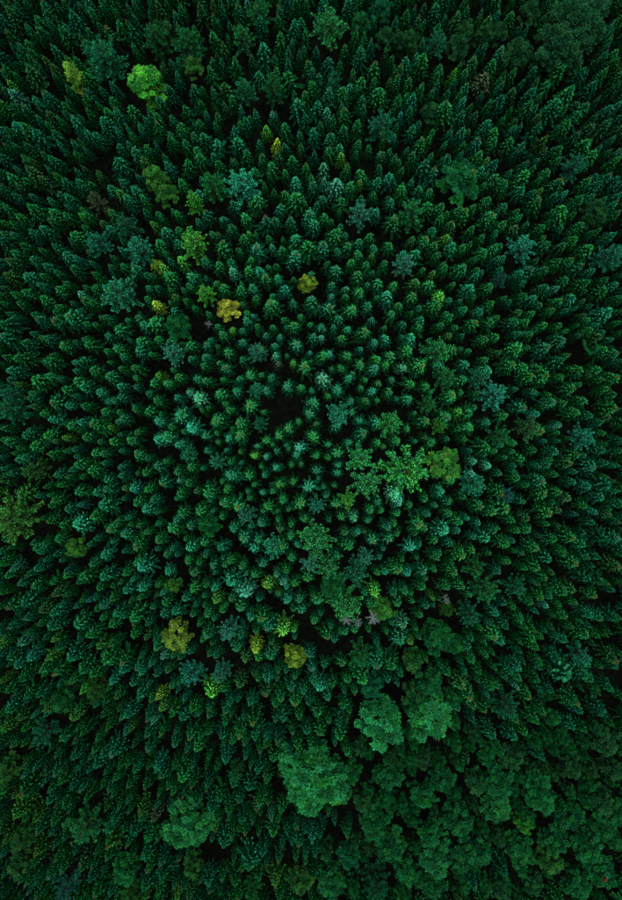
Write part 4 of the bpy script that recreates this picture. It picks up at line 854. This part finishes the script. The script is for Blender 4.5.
# ------------------------------------------------------------------ the remaining spruces: one mass
rest = [t for t in trees if not t.get('own')]
variants = []
for i, (cr, tr) in enumerate(SPRUCE):
    for tip in ('-', 'b', 'o', 'y', 'w'):
        variants.append((i, tip))
vid = {v: i for i, v in enumerate(variants)}
pts, rot, scl, idx, tin = [], [], [], [], []
for t in rest:
    pts.append((t['x'], t['y'], 0)); rot.append((rng.gauss(0, .022), rng.gauss(0, .022), rng.uniform(0, 6.283)))
    s = t['r']/2.0; scl.append((s, s, t['h']/UH))
    tp = t['t'] if t['t'] in ('-', 'b', 'o', 'y', 'w') else 'o'
    idx.append(vid[(rng.randrange(len(SPRUCE)), tp)]); tin.append((*jitter(TINT[t['c']]), 1.0))
me = bpy.data.meshes.new('forest_points'); me.from_pydata(pts, [], [])
def attr(nm, ty, key, data):
    a = me.attributes.new(nm, ty, 'POINT'); a.data.foreach_set(key, np.array(data, dtype=float if ty != 'INT' else int).ravel())
attr('turn', 'FLOAT_VECTOR', 'vector', rot); attr('size', 'FLOAT_VECTOR', 'vector', scl); attr('pick', 'INT', 'value', idx); attr('tint', 'FLOAT_COLOR', 'color', tin)
forest = bpy.data.objects.new('spruce_forest', me)
forest['kind'] = 'stuff'; forest['label'] = 'dense mass of smaller spruces filling the stand between the larger trees'; forest['category'] = 'forest'
C.objects.link(forest)
ng = bpy.data.node_groups.new('forest_scatter', 'GeometryNodeTree')
ng.interface.new_socket('Geometry', in_out='INPUT', socket_type='NodeSocketGeometry')
ng.interface.new_socket('Geometry', in_out='OUTPUT', socket_type='NodeSocketGeometry')
N = ng.nodes; Lk = ng.links
gi = N.new('NodeGroupInput'); go = N.new('NodeGroupOutput'); jn = N.new('GeometryNodeJoinGeometry')
def named(nm, ty):
    a = N.new('GeometryNodeInputNamedAttribute'); a.data_type = ty; a.inputs['Name'].default_value = nm
    return next(o for o in a.outputs if o.enabled and o.name == 'Attribute')
aturn, asize, apick = named('turn', 'FLOAT_VECTOR'), named('size', 'FLOAT_VECTOR'), named('pick', 'INT')
e2r = N.new('FunctionNodeEulerToRotation'); Lk.new(aturn, e2r.inputs[0])
for (i, tip), n in vid.items():
    if n not in set(idx):
        continue
    cr, tr = SPRUCE[i]
    srcs = [cr, tr] + ([CONES[tip][i % 2]] if tip != '-' else [])
    cmp_ = N.new('FunctionNodeCompare'); cmp_.data_type = 'INT'; cmp_.operation = 'EQUAL'
    ins = [s for s in cmp_.inputs if s.enabled]
    Lk.new(apick, ins[0]); ins[1].default_value = n
    for mesh in srcs:
        so = bpy.data.objects.get('source_' + mesh.name) or bpy.data.objects.new('source_' + mesh.name, mesh)
        oi = N.new('GeometryNodeObjectInfo'); oi.inputs['Object'].default_value = so; oi.inputs['As Instance'].default_value = False
        ip = N.new('GeometryNodeInstanceOnPoints')
        Lk.new(gi.outputs[0], ip.inputs['Points']); Lk.new(cmp_.outputs[0], ip.inputs['Selection'])
        Lk.new(oi.outputs['Geometry'], ip.inputs['Instance']); Lk.new(e2r.outputs[0], ip.inputs['Rotation']); Lk.new(asize, ip.inputs['Scale'])
        Lk.new(ip.outputs[0], jn.inputs[0])
Lk.new(jn.outputs[0], go.inputs[0])
md = forest.modifiers.new('scatter', 'NODES'); md.node_group = ng
print('trees', len(trees), 'own', sum(1 for t in trees if t.get('own')), 'rest', len(rest), 'in view', sum(t['in'] for t in trees))
